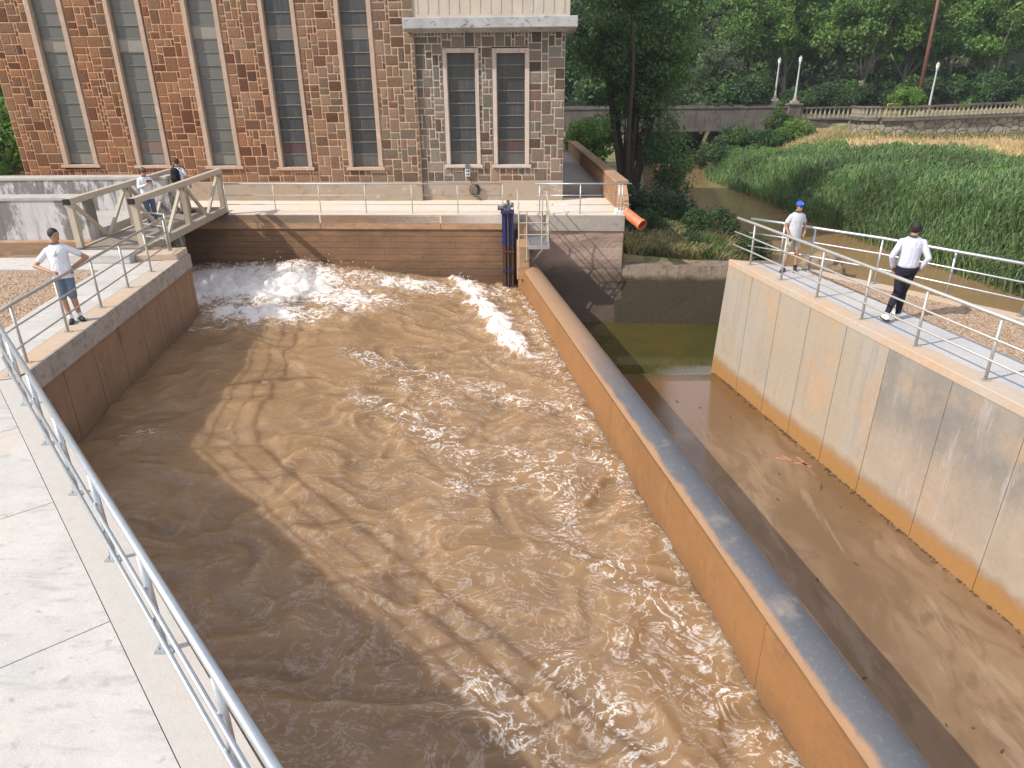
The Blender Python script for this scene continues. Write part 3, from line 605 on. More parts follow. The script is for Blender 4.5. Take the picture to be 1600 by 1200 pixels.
def masonry(u0,u1,z0,z1,v,holes,tint,name,seed):
    rd=random.Random(seed); cs=.118; nu_=int(round((u1-u0)/cs)); nz_=int(round((z1-z0)/cs)); cu=(u1-u0)/nu_; cz=(z1-z0)/nz_
    used=np.zeros((nu_,nz_),bool); block=np.zeros((nu_,nz_),bool)
    for (a,b,c,d,zb,zt) in holes:
        i0=int(math.floor((a-u0)/cu+.4)); i1=int(math.ceil((b-u0)/cu-.4)); k0=int((zb-z0)/cz-.6); k1=int((zt-z0)/cz+.4)
        block[max(0,i0):i1,max(0,k0):min(nz_,k1)]=True
    bm=B(); lay=bm.verts.layers.float_color.new('Col'); 
    def quadbox(a,b,c,d,dep,col,mi,js):
        P4=[(a,c),(b,c),(b,d),(a,d)]; P4=[(x+rd.uniform(-js,js),y+rd.uniform(-js,js)) for x,y in P4]; ins=min(.016,(b-a)*.15)
        cx,cy=(a+b)/2,(c+d)/2
        lo=[bm.verts.new(Wd(x,v,y)) for x,y in P4]; hi=[bm.verts.new(Wd(x+(ins if x<cx else -ins),v-dep,y+(ins if y<cy else -ins))) for x,y in P4]
        mid=bm.verts.new(Wd(cx+rd.uniform(-.05,.05)*(b-a),v-dep-rd.uniform(.0,.009),cy))
        for w_ in lo+hi+[mid]: w_[lay]=col
        for i in range(4):
            f=bm.faces.new((lo[i],lo[(i+1)%4],hi[(i+1)%4],hi[i])); f.material_index=mi
            f=bm.faces.new((hi[i],hi[(i+1)%4],mid)); f.material_index=mi
    for i in range(nu_):
        for k in range(nz_):
            if block[i,k]: continue
            f=[bm.verts.new(Wd(u0+x*cu,v,z0+y*cz)) for x,y in ((i,k),(i+1,k),(i+1,k+1),(i,k+1))]
            t_=tint(u0+i*cu,z0+k*cz)[1]
            for w_ in f: w_[lay]=(*t_,1)
            bm.faces.new(f).material_index=0
    order=[(i,k) for k in range(nz_) for i in range(nu_)]
    for i,k in order:
        if used[i,k] or block[i,k]: continue
        w_,h_=rd.choice([(3,2),(4,3),(3,3),(2,3),(3,4),(4,4),(2,2),(5,3),(4,2),(2,4),(1,2),(3,2),(4,3)])
        while True:
            ok=i+w_<=nu_ and k+h_<=nz_ and not used[i:i+w_,k:k+h_].any() and not block[i:i+w_,k:k+h_].any()
            if ok: break
            if w_>1 and (w_>=h_ or h_==1): w_-=1
            elif h_>1: h_-=1
            else: break
        used[i:i+w_,k:k+h_]=True
        st,mo=tint(u0+i*cu,z0+k*cz); g=rd.uniform(.6,1.3); rdn=rd.random()
        c=[x*g for x in st]; 
        if rdn<.16: c=[c[0]*.68,c[1]*.56,c[2]*.52]
        elif rdn>.75: c=[c[0]*.95,c[1]*1.08,c[2]*1.15]
        m_=.018
        quadbox(u0+i*cu+m_,u0+(i+w_)*cu-m_,z0+k*cz+m_,z0+(k+h_)*cz-m_,.018,(*c,1),0,.006)
    return obj(name,bm,Mt['stone'],bld)
def tint_main(u,z):
    k=min(1,max(0,(uS-u)/9.)); k=.25+.75*k; k*=1-.25*max(0,min(1,(z-4)/5)); n_=noise.noise(Vector((u*.5,z*.6,3)))*.25; k=min(1,max(0,k+n_))
    a=(.19,.145,.105); b=(.23,.105,.05); st=[a[i]*(1-k)+b[i]*k for i in range(3)]; ma=(.56,.42,.29); mb=(.60,.34,.19); return st,[ma[i]*(1-k)+mb[i]*k for i in range(3)]
def tint_wing(u,z):
    k=max(0,min(1,.45-(z-.7)*.12+noise.noise(Vector((u*.6,z*.6,9)))*.2)); a=(.19,.155,.12); b=(.24,.15,.095); ma=(.55,.48,.41); mb=(.55,.42,.32)
    return [a[i]*(1-k)+b[i]*k for i in range(3)],[ma[i]*(1-k)+mb[i]*k for i in range(3)]
masonry(uL,uS,zp,8.9,VB,wins,tint_main,'wall',3)
zc=uz(760,50,VB+.15)[1]
masonry(uS,uE,zp,zc,VB+.15,wins2,tint_wing,'wall',5)
# quoin return between main block and wing, body of the building behind the skins
bm=B(); ubox(bm,uL,uS-.002,VB+.26,VB+12,-.2,14); ubox(bm,uS,uE-.03,VB+.42,VB+10,-.2,9.5); ubox(bm,uL+.0,uS-.003,VB+.01,VB+.26,8.9,14); ubox(bm,uS-.12,uS-.003,VB+.004,VB+.26,zp,8.9); ubox(bm,uE-.12,uE-.002,VB+.156,VB+.42,zp,zc)
ubox(bm,uL+.003,uL+.12,VB+.004,VB+.26,zp,8.9)
obj('wall_core',bm,Mt['plinth'],bld)
bm=B(); ubox(bm,uL-.02,uS+.02,VB-.06,VB+.3,-.05,zp); ubox(bm,uS+.024,uz(782,300,VB)[0],VB+.12,VB+.4,-.05,zp-.0); ubox(bm,uz(782,300,VB)[0]+.002,uE+.02,VB+.06,VB+.4,-.05,zp+.03); bevel(bm,.015,1)
obj('plinth',bm,Mt['plinth'],bld)
def window(a,b,c,d,zb,zt,v,jm,seed,pitch=.43,top=False):
    rd=random.Random(seed); bm=B(); lay=bm.verts.layers.float_color.new('Col'); z=zb+.02; k=0; rows=[]
    while z<zt-.05:
        e=min(z+pitch,zt); rows.append((z,e)); z=e
    for i,(z0,z1) in enumerate(rows):
        g=rd.uniform(.75,1.15); cc=(.05*g,.05*g,.052*g)
        if i==0: cc=(.10,.095,.09)
        if i==1 and seed%2: cc=(.085,.05,.045)
        if (not top) and i==int((5.6-zb)/pitch): cc=(.13,.115,.105)
        if u_left(a): cc=(cc[0]*1.6+.05,cc[1]*1.6+.05,cc[2]*1.5+.04)
        n0=len(bm.verts); til=rd.uniform(-.012,.012); ubox(bm,c+.01,d-.01,v+.15+til,v+.19,z0+.012,z1-.012)
        bm.verts.ensure_lookup_table()
        for vv in list(bm.verts)[n0:]: vv[lay]=(*cc,1)
    w_=obj('window',bm,Mt['window'],bld)
    bm=B()
    for z0,z1 in rows[1:]: ubox(bm,c,d,v+.12,v+.2,z0-.016,z0+.016)
    ubox(bm,c+.0,c+.025,v+.115,v+.21,zb,zt); ubox(bm,d-.025,d,v+.115,v+.21,zb,zt); ubox(bm,c,d,v+.192,v+.24,zb,zt)
    obj('glazing_bars',bm,plain('olive_bar_paint',(.17,.165,.12),.6,var=.3),w_)
    bm=B(); ubox(bm,a,c-.001,v-.045,v+.25,zb,zt); ubox(bm,d+.001,b,v-.045,v+.25,zb,zt)
    if top: ubox(bm,c,d,v-.068,v+.25,zt-(b-a)*.12,zt-.002)
    bevel(bm,.008,1); obj('frame',bm,jm,w_)
    bm=B(); ubox(bm,a-.08,b+.08,v-.12,v+.24,zb-.11,zb-.003); bevel(bm,.01,1); obj('sill',bm,jm,w_)
def u_left(a): return a<wins[2][1]
for i,q_ in enumerate(wins): window(*q_,VB,Mt['jamb'],i)
for i,q_ in enumerate(wins2): window(*q_,VB+.15,Mt['jamb_pale'],10+i,.42,True)
# cornice, soffit and ribbed upper storey of the wing
ucr,zcb=uz(903,42,VB-.5); _,zct=uz(903,24,VB-.5)
bm=B(); ubox(bm,uS-.25,ucr,VB-.55,VB+3,zcb,zct); bevel(bm,.025,2)
hexa(bm,[Wd(uS-.2,VB+.1,zc-.02),Wd(uE+.02,VB+.1,zc-.02),Wd(uE+.02,VB+3,zc-.02),Wd(uS-.2,VB+3,zc-.02)],[Wd(uS-.22,VB-.48,zcb-.003),Wd(ucr-.05,VB-.48,zcb-.003),Wd(ucr-.05,VB+3,zcb-.003),Wd(uS-.22,VB+3,zcb-.003)])
obj('cornice',bm,Mt['cornice'],bld)
bm=B(); ubox(bm,uS+.0,uE+.14,VB+.05,VB+9.9,zct+.002,10.5)
u=uS+.15
while u<uE: ubox(bm,u,u+.05,VB+.035,VB+.05,zct+.15,10.5); u+=.36
obj('upper_storey',bm,Mt['cream'],bld)
bm=B(); ubox(bm,uL-.3,uS+.3,VB-.4,VB+12.3,14,14.3); ubox(bm,uS+.3,uE+.4,VB-.3,VB+10,10.5,10.75); obj('roof',bm,Mt['cornice'],bld)
# meter box and coiled cable on the facade
ub,zb_=uz(731,266,VB+.1); 
t=thing('electrical_box','small grey socket box on the stone wall under the pale windows','electrical box',Wd(ub,VB+.1,zb_))
bm=B(); ubox(bm,ub-.09,ub+.09,VB+.03,VB+.13,zb_-.22,zb_+.06); bevel(bm,.012,2); obj('body',bm,Mt['whitecollar'],t)
bm=B(); ubox(bm,ub-.075,ub+.075,VB-.04,VB+.028,zb_+.065,zb_+.24); bevel(bm,.012,2); obj('switch_cover',bm,Mt['gear'],t)
for dz in (-.02,-.14):
    for du in (-.04,.04):
        bm=B(); tube(bm,[Wd(ub+du,VB+.028,zb_+dz),Wd(ub+du,VB-.01,zb_+dz)],.03,10); obj('socket',bm,Mt['blue'],t)
uc,zc_=uz(740,297,VB); bm=B()
for k in range(4):
    pts=[Wd(uc+(.15+.015*k)*cos(a)+.02*k,VB+.08-.025*k,zc_+(.19+.012*k)*sin(a)) for a in np.linspace(pi*.5,pi*2.45,26)]
    tube(bm,pts,.014,6)
tube(bm,[Wd(ub,VB+.05,zb_-.2),Wd(uc-.02,VB+.02,zc_+.2)],.013,6); tube(bm,[Wd(uc+.1,VB,zc_-.15),Wd(uc+.22,VB-.02,zc_-.3),Wd(uc+.3,VB-.02,zc_-.4)],.012,6)
tag(obj('cable_coil',bm,Mt['black'],smooth=True,base=Wd(uc,VB,zc_)),'black coiled cable hanging below the small socket box','cable')

# parapet wall running back along the passage
bm=B(); pa=lambda y:(3.93-(y-24)*.022)
w0=uR
hexa(bm,[(pa(24.9)-.22,24.9,-1.9),(pa(24.9)+.12,24.9,-1.9),(pa(46)+.12,46,-1.9),(pa(46)-.22,46,-1.9)],[(pa(24.9)-.2,24.9,.9),(pa(24.9)+.1,24.9,.9),(pa(46)+.1,46,.9),(pa(46)-.2,46,.9)])
hexa(bm,[(pa(24)-.06,24.0,-.0),(pa(24)+.1,24.0,-.0),(pa(24.9)+.1,24.88,-.0),(pa(24.9)-.2,24.88,-.0)],[(pa(24)-.06,24.5,.55),(pa(24)+.1,24.5,.55),(pa(24.9)+.1,24.88,.85),(pa(24.9)-.2,24.88,.85)])
y=25.
while y<36: hexa(bm,[(pa(y)-.26,y,.1),(pa(y)-.22,y,.1),(pa(y)-.22,y+.1,.1),(pa(y)-.26,y+.1,.1)],[(pa(y)-.26,y,.84),(pa(y)-.2,y,.84),(pa(y)-.2,y+.1,.84),(pa(y)-.26,y+.1,.84)]); y+=.3
hexa(bm,[(pa(24.8)-.26,24.85,.9),(pa(24.8)+.16,24.85,.9),(pa(46)+.16,46,.9),(pa(46)-.26,46,.9)],[(pa(24.8)-.26,24.85,.98),(pa(24.8)+.16,24.85,.98),(pa(46)+.16,46,.98),(pa(46)-.26,46,.98)])
tag(obj('parapet_wall',bm,Mt['far_cap'],base=(3.9,25,0)),'orange stained parapet wall running back beside the power house','wall')
bm=B(); hexa(bm,[(2.05,28.6,-.2),(3.72,28.45,-.2),(3.3,46,-.2),(2.6,46,-.2)],[(2.05,28.6,.32),(3.72,28.45,.32),(3.3,46,.32),(2.6,46,.32)]); struct(obj('passage_pavement',bm,Mt['pier_cap']))

# ================================================================ LEFT FLUME WALLS
def hbox(name,pts,z0,z1,mat,capm,label,capz=.1):
    t=thing(name,label,'wall',(pts[0][0],pts[0][1],z0))
    bm=B(); prism(bm,pts,z0,z1-capz); obj('face',bm,mat,t)
    cx=sum(p[0] for p in pts)/4; cy=sum(p[1] for p in pts)/4
    bm=B(); prism(bm,[(cx+(x-cx)*1.004+ (.03 if x>cx else 0),y+(-.03 if y<cy else .0)) for x,y in pts],z1-capz+.002,z1); bevel(bm,.012,1); obj('coping',bm,capm,t); return t
hbox('flume_wall',[(-20,19.62),(-11.75,19.62),(-11.75,20.2),(-20,20.2)],-.3,1.38,Mt['block'],Mt['block_top'],'lower limewashed flume wall with dark drips left of the footbridge')
hbox('flume_wall',[(-20,23.6),(-11.2,23.55),(-11.2,24.1),(-20,24.15)],-4.2,1.42,Mt['block'],Mt['block_top'],'upper grey flume wall directly below the tall windows')
bm=B(); prism(bm,[(-20,20.21),(-11.9,20.21),(-11.9,23.54),(-20,23.5)],-.3,.35); struct(obj('flume_floor',bm,Mt['block_top']))
bm=B(); prism(bm,[(-20,19.35),(-11.6,19.35),(-11.6,19.6),(-20,19.6)],-.3,.22); bevel(bm,.02,1); tag(obj('wall_footing',bm,Mt['far_cap']),'orange footing ledge below the limewashed flume wall','ledge')
bm=B(); prism(bm,[(-13.2,19.8),(-11.78,19.8),(-11.78,24.6),(-13.2,24.6)],-4.6,.1); tag(obj('retaining_wall',bm,Mt['far_cap']),'orange side wall of the outlet under the footbridge','wall')

# ================================================================ FOOTBRIDGE
bx0,bx1=-11.38,-9.72; fy0,fy1=18.45,24.75; dz=.22
fb=thing('footbridge','beige beam footbridge with truss railings crossing to the far platform','footbridge',((bx0+bx1)/2,fy0,dz))
xs_=lambda x,y:x-(y-fy0)*.03
bm=B(); y=fy0
while y<fy1: hexa(bm,[(xs_(bx0,y)+.08,y,dz-.06),(xs_(bx1,y)-.08,y,dz-.06),(xs_(bx1,y)-.08,y+.19,dz-.06),(xs_(bx0,y)+.08,y+.19,dz-.06)],[(xs_(bx0,y)+.08,y,dz),(xs_(bx1,y)-.08,y,dz),(xs_(bx1,y)-.08,y+.19,dz),(xs_(bx0,y)+.08,y+.19,dz)]); y+=.2
obj('deck',bm,Mt['deckwood'],fb)
for X,nm_ in ((bx1,0),(bx0,1)):
    bm=B(); beam(bm,(xs_(X,fy0),fy0,dz-.07),(xs_(X,fy1),fy1,dz-.07),.13,.2); obj('bottom_chord',bm,Mt['beam'],fb)
    hh=1.22; bm=B(); beam(bm,(xs_(X,fy0),fy0-.06,dz+hh),(xs_(X,fy1),fy1+.06,dz+hh),.16,.15); obj('top_chord',bm,Mt['beam_light'],fb)
    bm=B(); beam(bm,(xs_(X,fy0),fy0-.064,dz+hh),(xs_(X,fy0),fy0-.14,dz+hh),.15,.14); obj('end_cap',bm,Mt['black'],fb)
    for y in (fy0+.04,(fy0+fy1)/2,fy1-.1): 
        bm=B(); beam(bm,(xs_(X,y),y,dz+.03),(xs_(X,y),y,dz+hh-.078),.15,.15,up=(0,1,0)); obj('post',bm,Mt['beam_light'] if y<20 else Mt['beam'],fb)
    m_=(fy0+fy1)/2
    for y0,y1,f in ((fy0+.15,fy0+1.55,0),(m_-.12,m_-1.55,0),(m_+.12,m_+1.5,0),(fy1-.2,fy1-1.6,0)):
        bm=B(); beam(bm,(xs_(X,y0),y0,dz+hh-.08),(xs_(X,y1),y1,dz+.03),.09,.08,up=(1,0,0)); obj('diagonal',bm,Mt['beam_light'],fb)
for X in (bx0,bx1): bm=B(); box(bm,xs_(X,fy1)-.1,xs_(X,fy1)+.1,fy1-.2,fy1,-.0,dz-.17); obj('bearing',bm,Mt['black'],fb)
bm=B(); box(bm,bx0-.12,bx1+.12,fy0-.1,fy0+.3,-.01,dz-.17); obj('bearing',bm,Mt['black'],fb)
bm=B(); prism(bm,[(-11.5,17.75),(-9.7,17.65),(-9.7,18.3),(-11.5,18.3)],-.004,.22); bevel(bm,.02,2)
tag(obj('step',bm,Mt['slab']),'concrete step in front of the footbridge entrance','step')
bm=B(); prism(bm,[(-9.68,17.9),(-8.66,18.0),(-8.72,18.78),(-9.68,18.78)],.003,.16); bevel(bm,.015,2)
tag(obj('corner_block',bm,Mt['kerb_orange']),'orange concrete block at the far end of the left walkway','block')

# ================================================================ RAILINGS
def railing(label,posts,rails,mat,h=1.,r=.03,r2=.016,off=(0,0),plate=True,levels=(.66,.33),pr=.024,group='tubular metal railings'):
    t=thing('railing',label,'railing',tuple(posts[0]),group)
    for p in posts:
        p=Vector(p); bm=B(); tube(bm,[p+Vector((0,0,.012)),p+Vector((0,0,h-r))],pr,10); po=obj('post',bm,mat,t,smooth=False)
        for f in po.data.polygons: f.use_smooth=len(f.vertices)==4
        if plate:
            bm=B(); box(bm,p.x-.075,p.x+.075,p.y-.05,p.y+.05,p.z+.001,p.z+.012)
            for sx in (-.055,.055):
                tube(bm,[(p.x+sx,p.y,p.z+.012),(p.x+sx,p.y,p.z+.03)],.01,6)
            obj('base_plate',bm,mat,po)
    for k,L in enumerate((h,)+tuple(levels)):
        o=Vector((off[0],off[1],0)) if k else Vector((0,0,0)); bm=B(); tube(bm,[Vector(p)+Vector((0,0,L))+o for p in rails],r if k==0 else r2,12); po=obj('rail',bm,mat,t)
        for f in po.data.polygons: f.use_smooth=len(f.vertices)==4
    return t
st=Vector((1.04,-1.2,0)); p0=Vector((-7.03,9.21,0))-st*.9
near=[p0+st*i for i in range(0,8)]; near[0]=p0+st*.05
nearp=[Vector((-7.03,9.21,0))+st*(i-1) for i in range(0,9)]; nearp[0]=Vector((-7.95,10.28,0))
railing('galvanised railing nearest the camera along the lower left platform',nearp,[nearp[0]-st*.0,nearp[-1]],Mt['steel'],r=.034,r2=.019,off=(-.035,-.03),pr=.03)
lp=[P(x,y) for x,y in ((43,567),(107,519),(159,481),(201,450),(237,425),(266,401))]
railing('galvanised railing the man in the white polo leans on, far left walkway',lp,[nearp[0]+Vector((-.02,.05,0)),lp[0],lp[-1]],Mt['steel_dull'],r=.03,off=(.03,0))
railing('short end railing beside the near post of the footbridge',[lp[-1]+Vector((.05,.02,.16)),lp[-1]+Vector((-.85,.55,.0))],[lp[-1]+Vector((.05,.02,.12)),lp[-1]+Vector((-.9,.55,.12))],Mt['steel_dull'],h=.98,r=.022,plate=False)
fp=[Vector(Wd(uz(x,334,.12)[0],.12,0)) for x in (357,432,502,573,645,716,786)]
railing('long thin railing on the far platform below the tall windows',fp,[fp[0],fp[-1]+Vector((.0,0,0))],Mt['steel_dull'],r=.022,r2=.011,pr=.016,plate=False,levels=(.62,.31))
fq=[Vector(Wd(uz(x,334,.12)[0],.12,0)) for x in (843,906,966,971)]
railing('short railing at the right end of the far platform beside the orange pipe',fq,[fq[0]-Vector((.15,0,0)),fq[-1]+Vector((.3,0,0))],Mt['steel'],r=.024,r2=.013,pr=.02,plate=False,levels=(.62,.31))
rp=[P(x,y) for x,y in ((1172,414),(1220,437.5),(1276,465),(1346,499),(1430,541),(1539,594))]
dd=(rp[-1]-rp[-2]); rp+=[rp[-1]+dd*1.02,rp[-1]+dd*2.05]
railing('galvanised railing along the top of the pale right wall',rp,[rp[0]+Vector((-.18,.8,0)),rp[0],rp[3],rp[-1]],Mt['steel_dull'],r=.032,r2=.018,off=(-.035,0))
ob=[Vector((6.62,17.0,0)),P(1264,420),P(1366,442),P(1477,464),P(1596,493)]; dd=ob[-1]-ob[-2]; ob+=[ob[-1]+dd,ob[-1]+dd*2]
railing('outer galvanised railing on the sandy kerb beside the river',ob,[ob[0]+Vector((-.62,.62,0)),ob[0],ob[2],ob[-1]],Mt['steel'],r=.032,r2=.018)

# ================================================================ SLUICE GATE AND SERVICE PLATFORM
g0=PY(784,335,23.75); g1=PY(802,335,23.75); gx0,gx1=g0.x,g1.x
t=thing('sluice_gate','navy blue sluice gate column with rusty foot at the end of the dividing wall','sluice gate',(gx0,23.8,-2.5))
zt_=PY(790,334,23.75).z; zm=PY(790,384,23.75).z
for a,b,m_,n_ in ((zm,zt_,Mt['blue'],'upper_frame'),(-3.2,zm-.003,Mt['rust'],'lower_frame')):
    bm=B(); box(bm,gx0,gx0+.12,23.75,24.15,a,b); box(bm,gx0+.122,gx1-.062,23.86,24.15,a,b); box(bm,gx1-.06,gx1,23.75,24.15,a,b); bevel(bm,.006,1); obj(n_,bm,m_,t)
bm=B(); tube(bm,[(gx0+.2,23.8,-3),(gx0+.2,23.8,zt_+.1)],.022,10); obj('stem',bm,Mt['gear'],t)
for py in (393,423):
    z=PY(790,py,23.75).z; bm=B(); box(bm,gx0+.0,gx1+.02,23.70,23.748,z-.02,z+.02); obj('stem_guide',bm,Mt['rust'] if py<400 else Mt['blue'],t)
bm=B(); box(bm,gx0-.04,gx1+.03,23.68,24.2,zt_+.002,zt_+.07); bevel(bm,.01,1); obj('head_plate',bm,Mt['blue'],t)
bm=B(); cx=(gx0+gx1)/2
box(bm,cx-.12,cx+.12,23.8,24.05,zt_+.072,zt_+.24); bevel(bm,.03,2); tube(bm,[(cx-.3,23.9,zt_+.17),(cx-.1,23.9,zt_+.17)],.075,12); tube(bm,[(cx-.33,23.9,zt_+.17),(cx-.3,23.9,zt_+.17)],.09,12)
tube(bm,[(cx+.02,23.92,zt_+.2),(cx+.02,23.92,zt_+.42)],.055,12); ball(bm,(cx+.14,23.86,zt_+.27),.085); ball(bm,(cx-.1,23.82,zt_+.26),.07); obj('gearbox',bm,Mt['gear'],t,smooth=False)
bm=B(); pts=[(cx+.2,23.9+.13*cos(a),zt_+.2+.13*sin(a)) for a in np.linspace(0,2*pi,20)]; tube(bm,pts,.012,6); tube(bm,[(cx+.1,23.9,zt_+.2),(cx+.21,23.9,zt_+.2)],.015,6); tube(bm,[(cx+.2,23.78,zt_+.2),(cx+.2,24.02,zt_+.2)],.01,6); obj('handwheel',bm,Mt['steel'],t)
# service platform
dzp=-.72; pl=[P(831,385,dzp),P(859,382,dzp)]; yN=22.6; yF=24.1; xl_,xr_=.27,1.22
t=thing('service_platform','small grating platform with tube rails hanging beside the blue gate','platform',((xl_+xr_)/2,yF,dzp))
bm=B(); 
for i in range(14): box(bm,xl_+.35+(xr_-xl_-.35)*i/14,xl_+.35+(xr_-xl_-.35)*i/14+.02,yN,yF,dzp-.03,dzp)
for i in range(16): box(bm,xl_+.35,xr_,yN+(yF-yN)*i/16,yN+(yF-yN)*i/16+.016,dzp-.028,dzp-.004)
obj('grating',bm,Mt['steel'],t)
bm=B(); box(bm,xl_+.33,xr_+.03,yN-.04,yN-.001,dzp-.12,dzp+.01); box(bm,xr_+.001,xr_+.04,yN,yF,dzp-.12,dzp+.01); box(bm,xl_+.3,xl_+.34,yN,yF,dzp-.12,dzp+.01); obj('edge_frame',bm,Mt['steel'],t)
bm=B(); beam(bm,(xr_-.15,yN+.1,dzp-.12),(.62,yN+.45,-1.5),.06,.06); beam(bm,(xr_-.1,yF-.2,dzp-.12),(.55,yF-.1,-1.5),.06,.06); obj('bracket',bm,Mt['steel'],t)
zr=.36
for (x,y,z0,z1) in ((xl_,yN,-1.45,zr),(xl_+.25,yN,dzp-.5,zr-.02),(xr_-.22,yN,dzp,zr-.02),(xr_,yN,dzp,zr),(xl_,23.3,-.9,.52),(xr_,23.3,dzp,.52),(xr_,24.05,dzp,.66),(xr_-.14,24.0,-.3,.66)):
    bm=B(); tube(bm,[(x,y,z0),(x,y,z1)],.02,8); obj('post',bm,Mt['beam_light'],t)
for a,b in (((xl_,yN,zr),(xr_,yN,zr)),((xl_,yN,zr-.36),(xr_,yN,zr-.36)),((xl_,yN,zr-.74),(xr_,yN,zr-.74)),((xl_,yN,zr),(xl_-.04,24.4,.78)),((xr_,yN,zr),(xr_,24.3,.76)),((xl_,yN,zr-.4),(xl_-.02,24.2,.3)),((xr_,yN,zr-.38),(xr_,24.2,.28)),((xr_,yN,zr-.74),(xr_,24.2,-.1))):
    bm=B(); tube(bm,[a,b],.019,8); obj('rail',bm,Mt['beam_light'],t)
bm=B(); box(bm,.2,.62,22.75,24.25,-1.9,dzp-.06); bevel(bm,.02,1); obj('support_block',bm,Mt['far_cap'],t)
bm=B(); box(bm,xl_-.02,xl_+.3,23.9,24.24,dzp-.06,-.25); obj('tread_block',bm,Mt['far_cap'],t)

# orange pipe
pp=PY(989,345,23.6); pq=Vector((3.78,24.35,.06))
t=thing('drain_pipe','orange plastic drain pipe with white collar sticking out of the platform corner','pipe',tuple(pq))
dr=Vector((.42,-.62,-.28)); a=Vector((3.9,24.15,.05)); b=a+dr; bm=B(); n=20; d=dr.normalized(); s=d.cross(Vector((0,0,1))).normalized(); u=s.cross(d)
rings=[]
for p,r in ((a,.17),(b,.17),(b,.19),(b+d*.12,.19),(b+d*.12,.165),(a+d*.1,.155)): rings.append([bm.verts.new(p+(s*cos(2*pi*k/n)+u*sin(2*pi*k/n))*r) for k in range(n)])
for A_,B_ in zip(rings,rings[1:]):
    for k in range(n): bm.faces.new((A_[k],A_[(k+1)%n],B_[(k+1)%n],B_[k]))
bm.faces.new(rings[-1]); obj('pipe_body',bm,Mt['orangepipe'],t,smooth=False)
bm=B(); tube(bm,[a-Vector((.35,.02,-.03)),a-Vector((.05,.0,0)),a+d*.06],[.13,.15,.18],16); obj('collar',bm,Mt['whitecollar'],t)

# rock by the river edge
bm=B(); bmesh.ops.create_icosphere(bm,subdivisions=4,radius=1); c=P(1290,410,-1.9)
for v in bm.verts: 
    n_=noise.fractal(v.co*1.4,1.,2.,4); v.co=Vector((v.co.x*.75,v.co.y*.6,v.co.z*.55))*(1+.35*n_)
bmesh.ops.translate(bm,verts=bm.verts,vec=(c.x,c.y,-2.1)); tag(obj('boulder',bm,Mt['rock'],smooth=True,base=(c.x,c.y,-2.3)),'sandy boulder in the river beyond the man in the blue cap','rock')

# ================================================================ AIR
bm=B(); box(bm,-320,320,-75,310,-6,52); hz_=obj('haze',bm,[]); hz_['kind']='stuff'; hz_['label']='thin summer haze'; hz_['category']='haze'
m=bpy.data.materials.new('summer_air'); m.use_nodes=True; t=m.node_tree; t.nodes.remove(t.nodes['Principled BSDF']); pv=t.nodes.new('ShaderNodeVolumePrincipled'); pv.inputs['Color'].default_value=(.86,.92,1,1); pv.inputs['Density'].default_value=.00045; pv.inputs['Anisotropy'].default_value=.2
t.links.new(pv.outputs[0],t.nodes['Material Output'].inputs['Volume']); hz_.data.materials.append(m)

# ================================================================ OLD ROAD BRIDGE AND TERRACE WALL
br=thing('road_bridge','old stained concrete road bridge over the river in front of the trees','bridge',(22.8,60,-2))
bm=B(); box(bm,2.5,22.5,60,60.35,.25,1.82); box(bm,2.5,22.5,59.93,60.4,1.822,1.93); box(bm,2.5,22.5,59.9,60.0,.1,.32); obj('parapet',bm,Mt['oldbridge'],br)
bm=B(); box(bm,2.5,22.5,64.6,64.95,.25,1.9); obj('parapet',bm,Mt['oldbridge'],br)
bm=B(); box(bm,2.5,30,60.36,64.59,.5,.9); box(bm,22.5,30,59.96,60.355,.35,.9); obj('deck',bm,Mt['oldbridge'],br)
bm=B(); box(bm,22.2,23.2,59.7,60.7,.0,2.0); box(bm,22.1,23.3,59.6,60.8,2.002,2.15); bevel(bm,.03,1); obj('pillar',bm,Mt['oldbridge'],br)
bm=B(); box(bm,22.25,23.25,59.85,64.9,-3.2,-.002); box(bm,21.6,23.9,59.5,65.2,-3.3,-1.7); bevel(bm,.05,1); obj('pier',bm,Mt['oldbridge'],br)
bm=B(); box(bm,22.5,22.9,64.3,65.1,.9,2.2); obj('pillar',bm,Mt['oldbridge'],br)
def balustrade(label,pts,h,step=.34,zb=0):
    t=thing('balustrade',label,'balustrade',tuple(pts[0]))
    bm=B(); 
    for a,b in zip(pts,pts[1:]): beam(bm,Vector(a)+Vector((0,0,h-.06)),Vector(b)+Vector((0,0,h-.06)),.22,.12)
    obj('top_rail',bm,Mt['oldbridge'],t)
    bm=B()
    for a,b in zip(pts,pts[1:]): beam(bm,Vector(a)+Vector((0,0,.06)),Vector(b)+Vector((0,0,.06)),.24,.1)
    obj('bottom_rail',bm,Mt['oldbridge'],t)
    L=0; src=None
    for a,b in zip(pts,pts[1:]):
        a,b=Vector(a),Vector(b); n=max(1,int((b-a).length/step))
        for i in range(n):
            p=a+(b-a)*((i+.5)/n)
            if src is None:
                bm=B(); q=p; lathe(bm,q+Vector((0,0,.11)),[(.075,0),(.06,.1),(.085,(h-.23)*.4),(.055,(h-.23)*.75),(.075,h-.23)],6); src=obj('baluster',bm,Mt['balus'],t); src['_p']=0; del src['_p']; p0_=p
            else:
                o=src.copy(); C.objects.link(o); o.parent=t; o.location=src.location+(p-p0_)
    return t
balustrade('open balustrade on the road bridge between stone pillar and yellow guard',[(23.25,60.1,.91),(29.3,59.6,.98)],.95)
ter=[(25.3,55.5,1.28),(25.2,53.2,1.3),(25.9,52.1,1.33),(27.4,51.6,1.37),(36,51.6,1.62),(46,52.6,1.95)]
t=thing('terrace_wall','curved rubble stone terrace wall above the dry grass field','wall',(26,52,0))
bm=B()
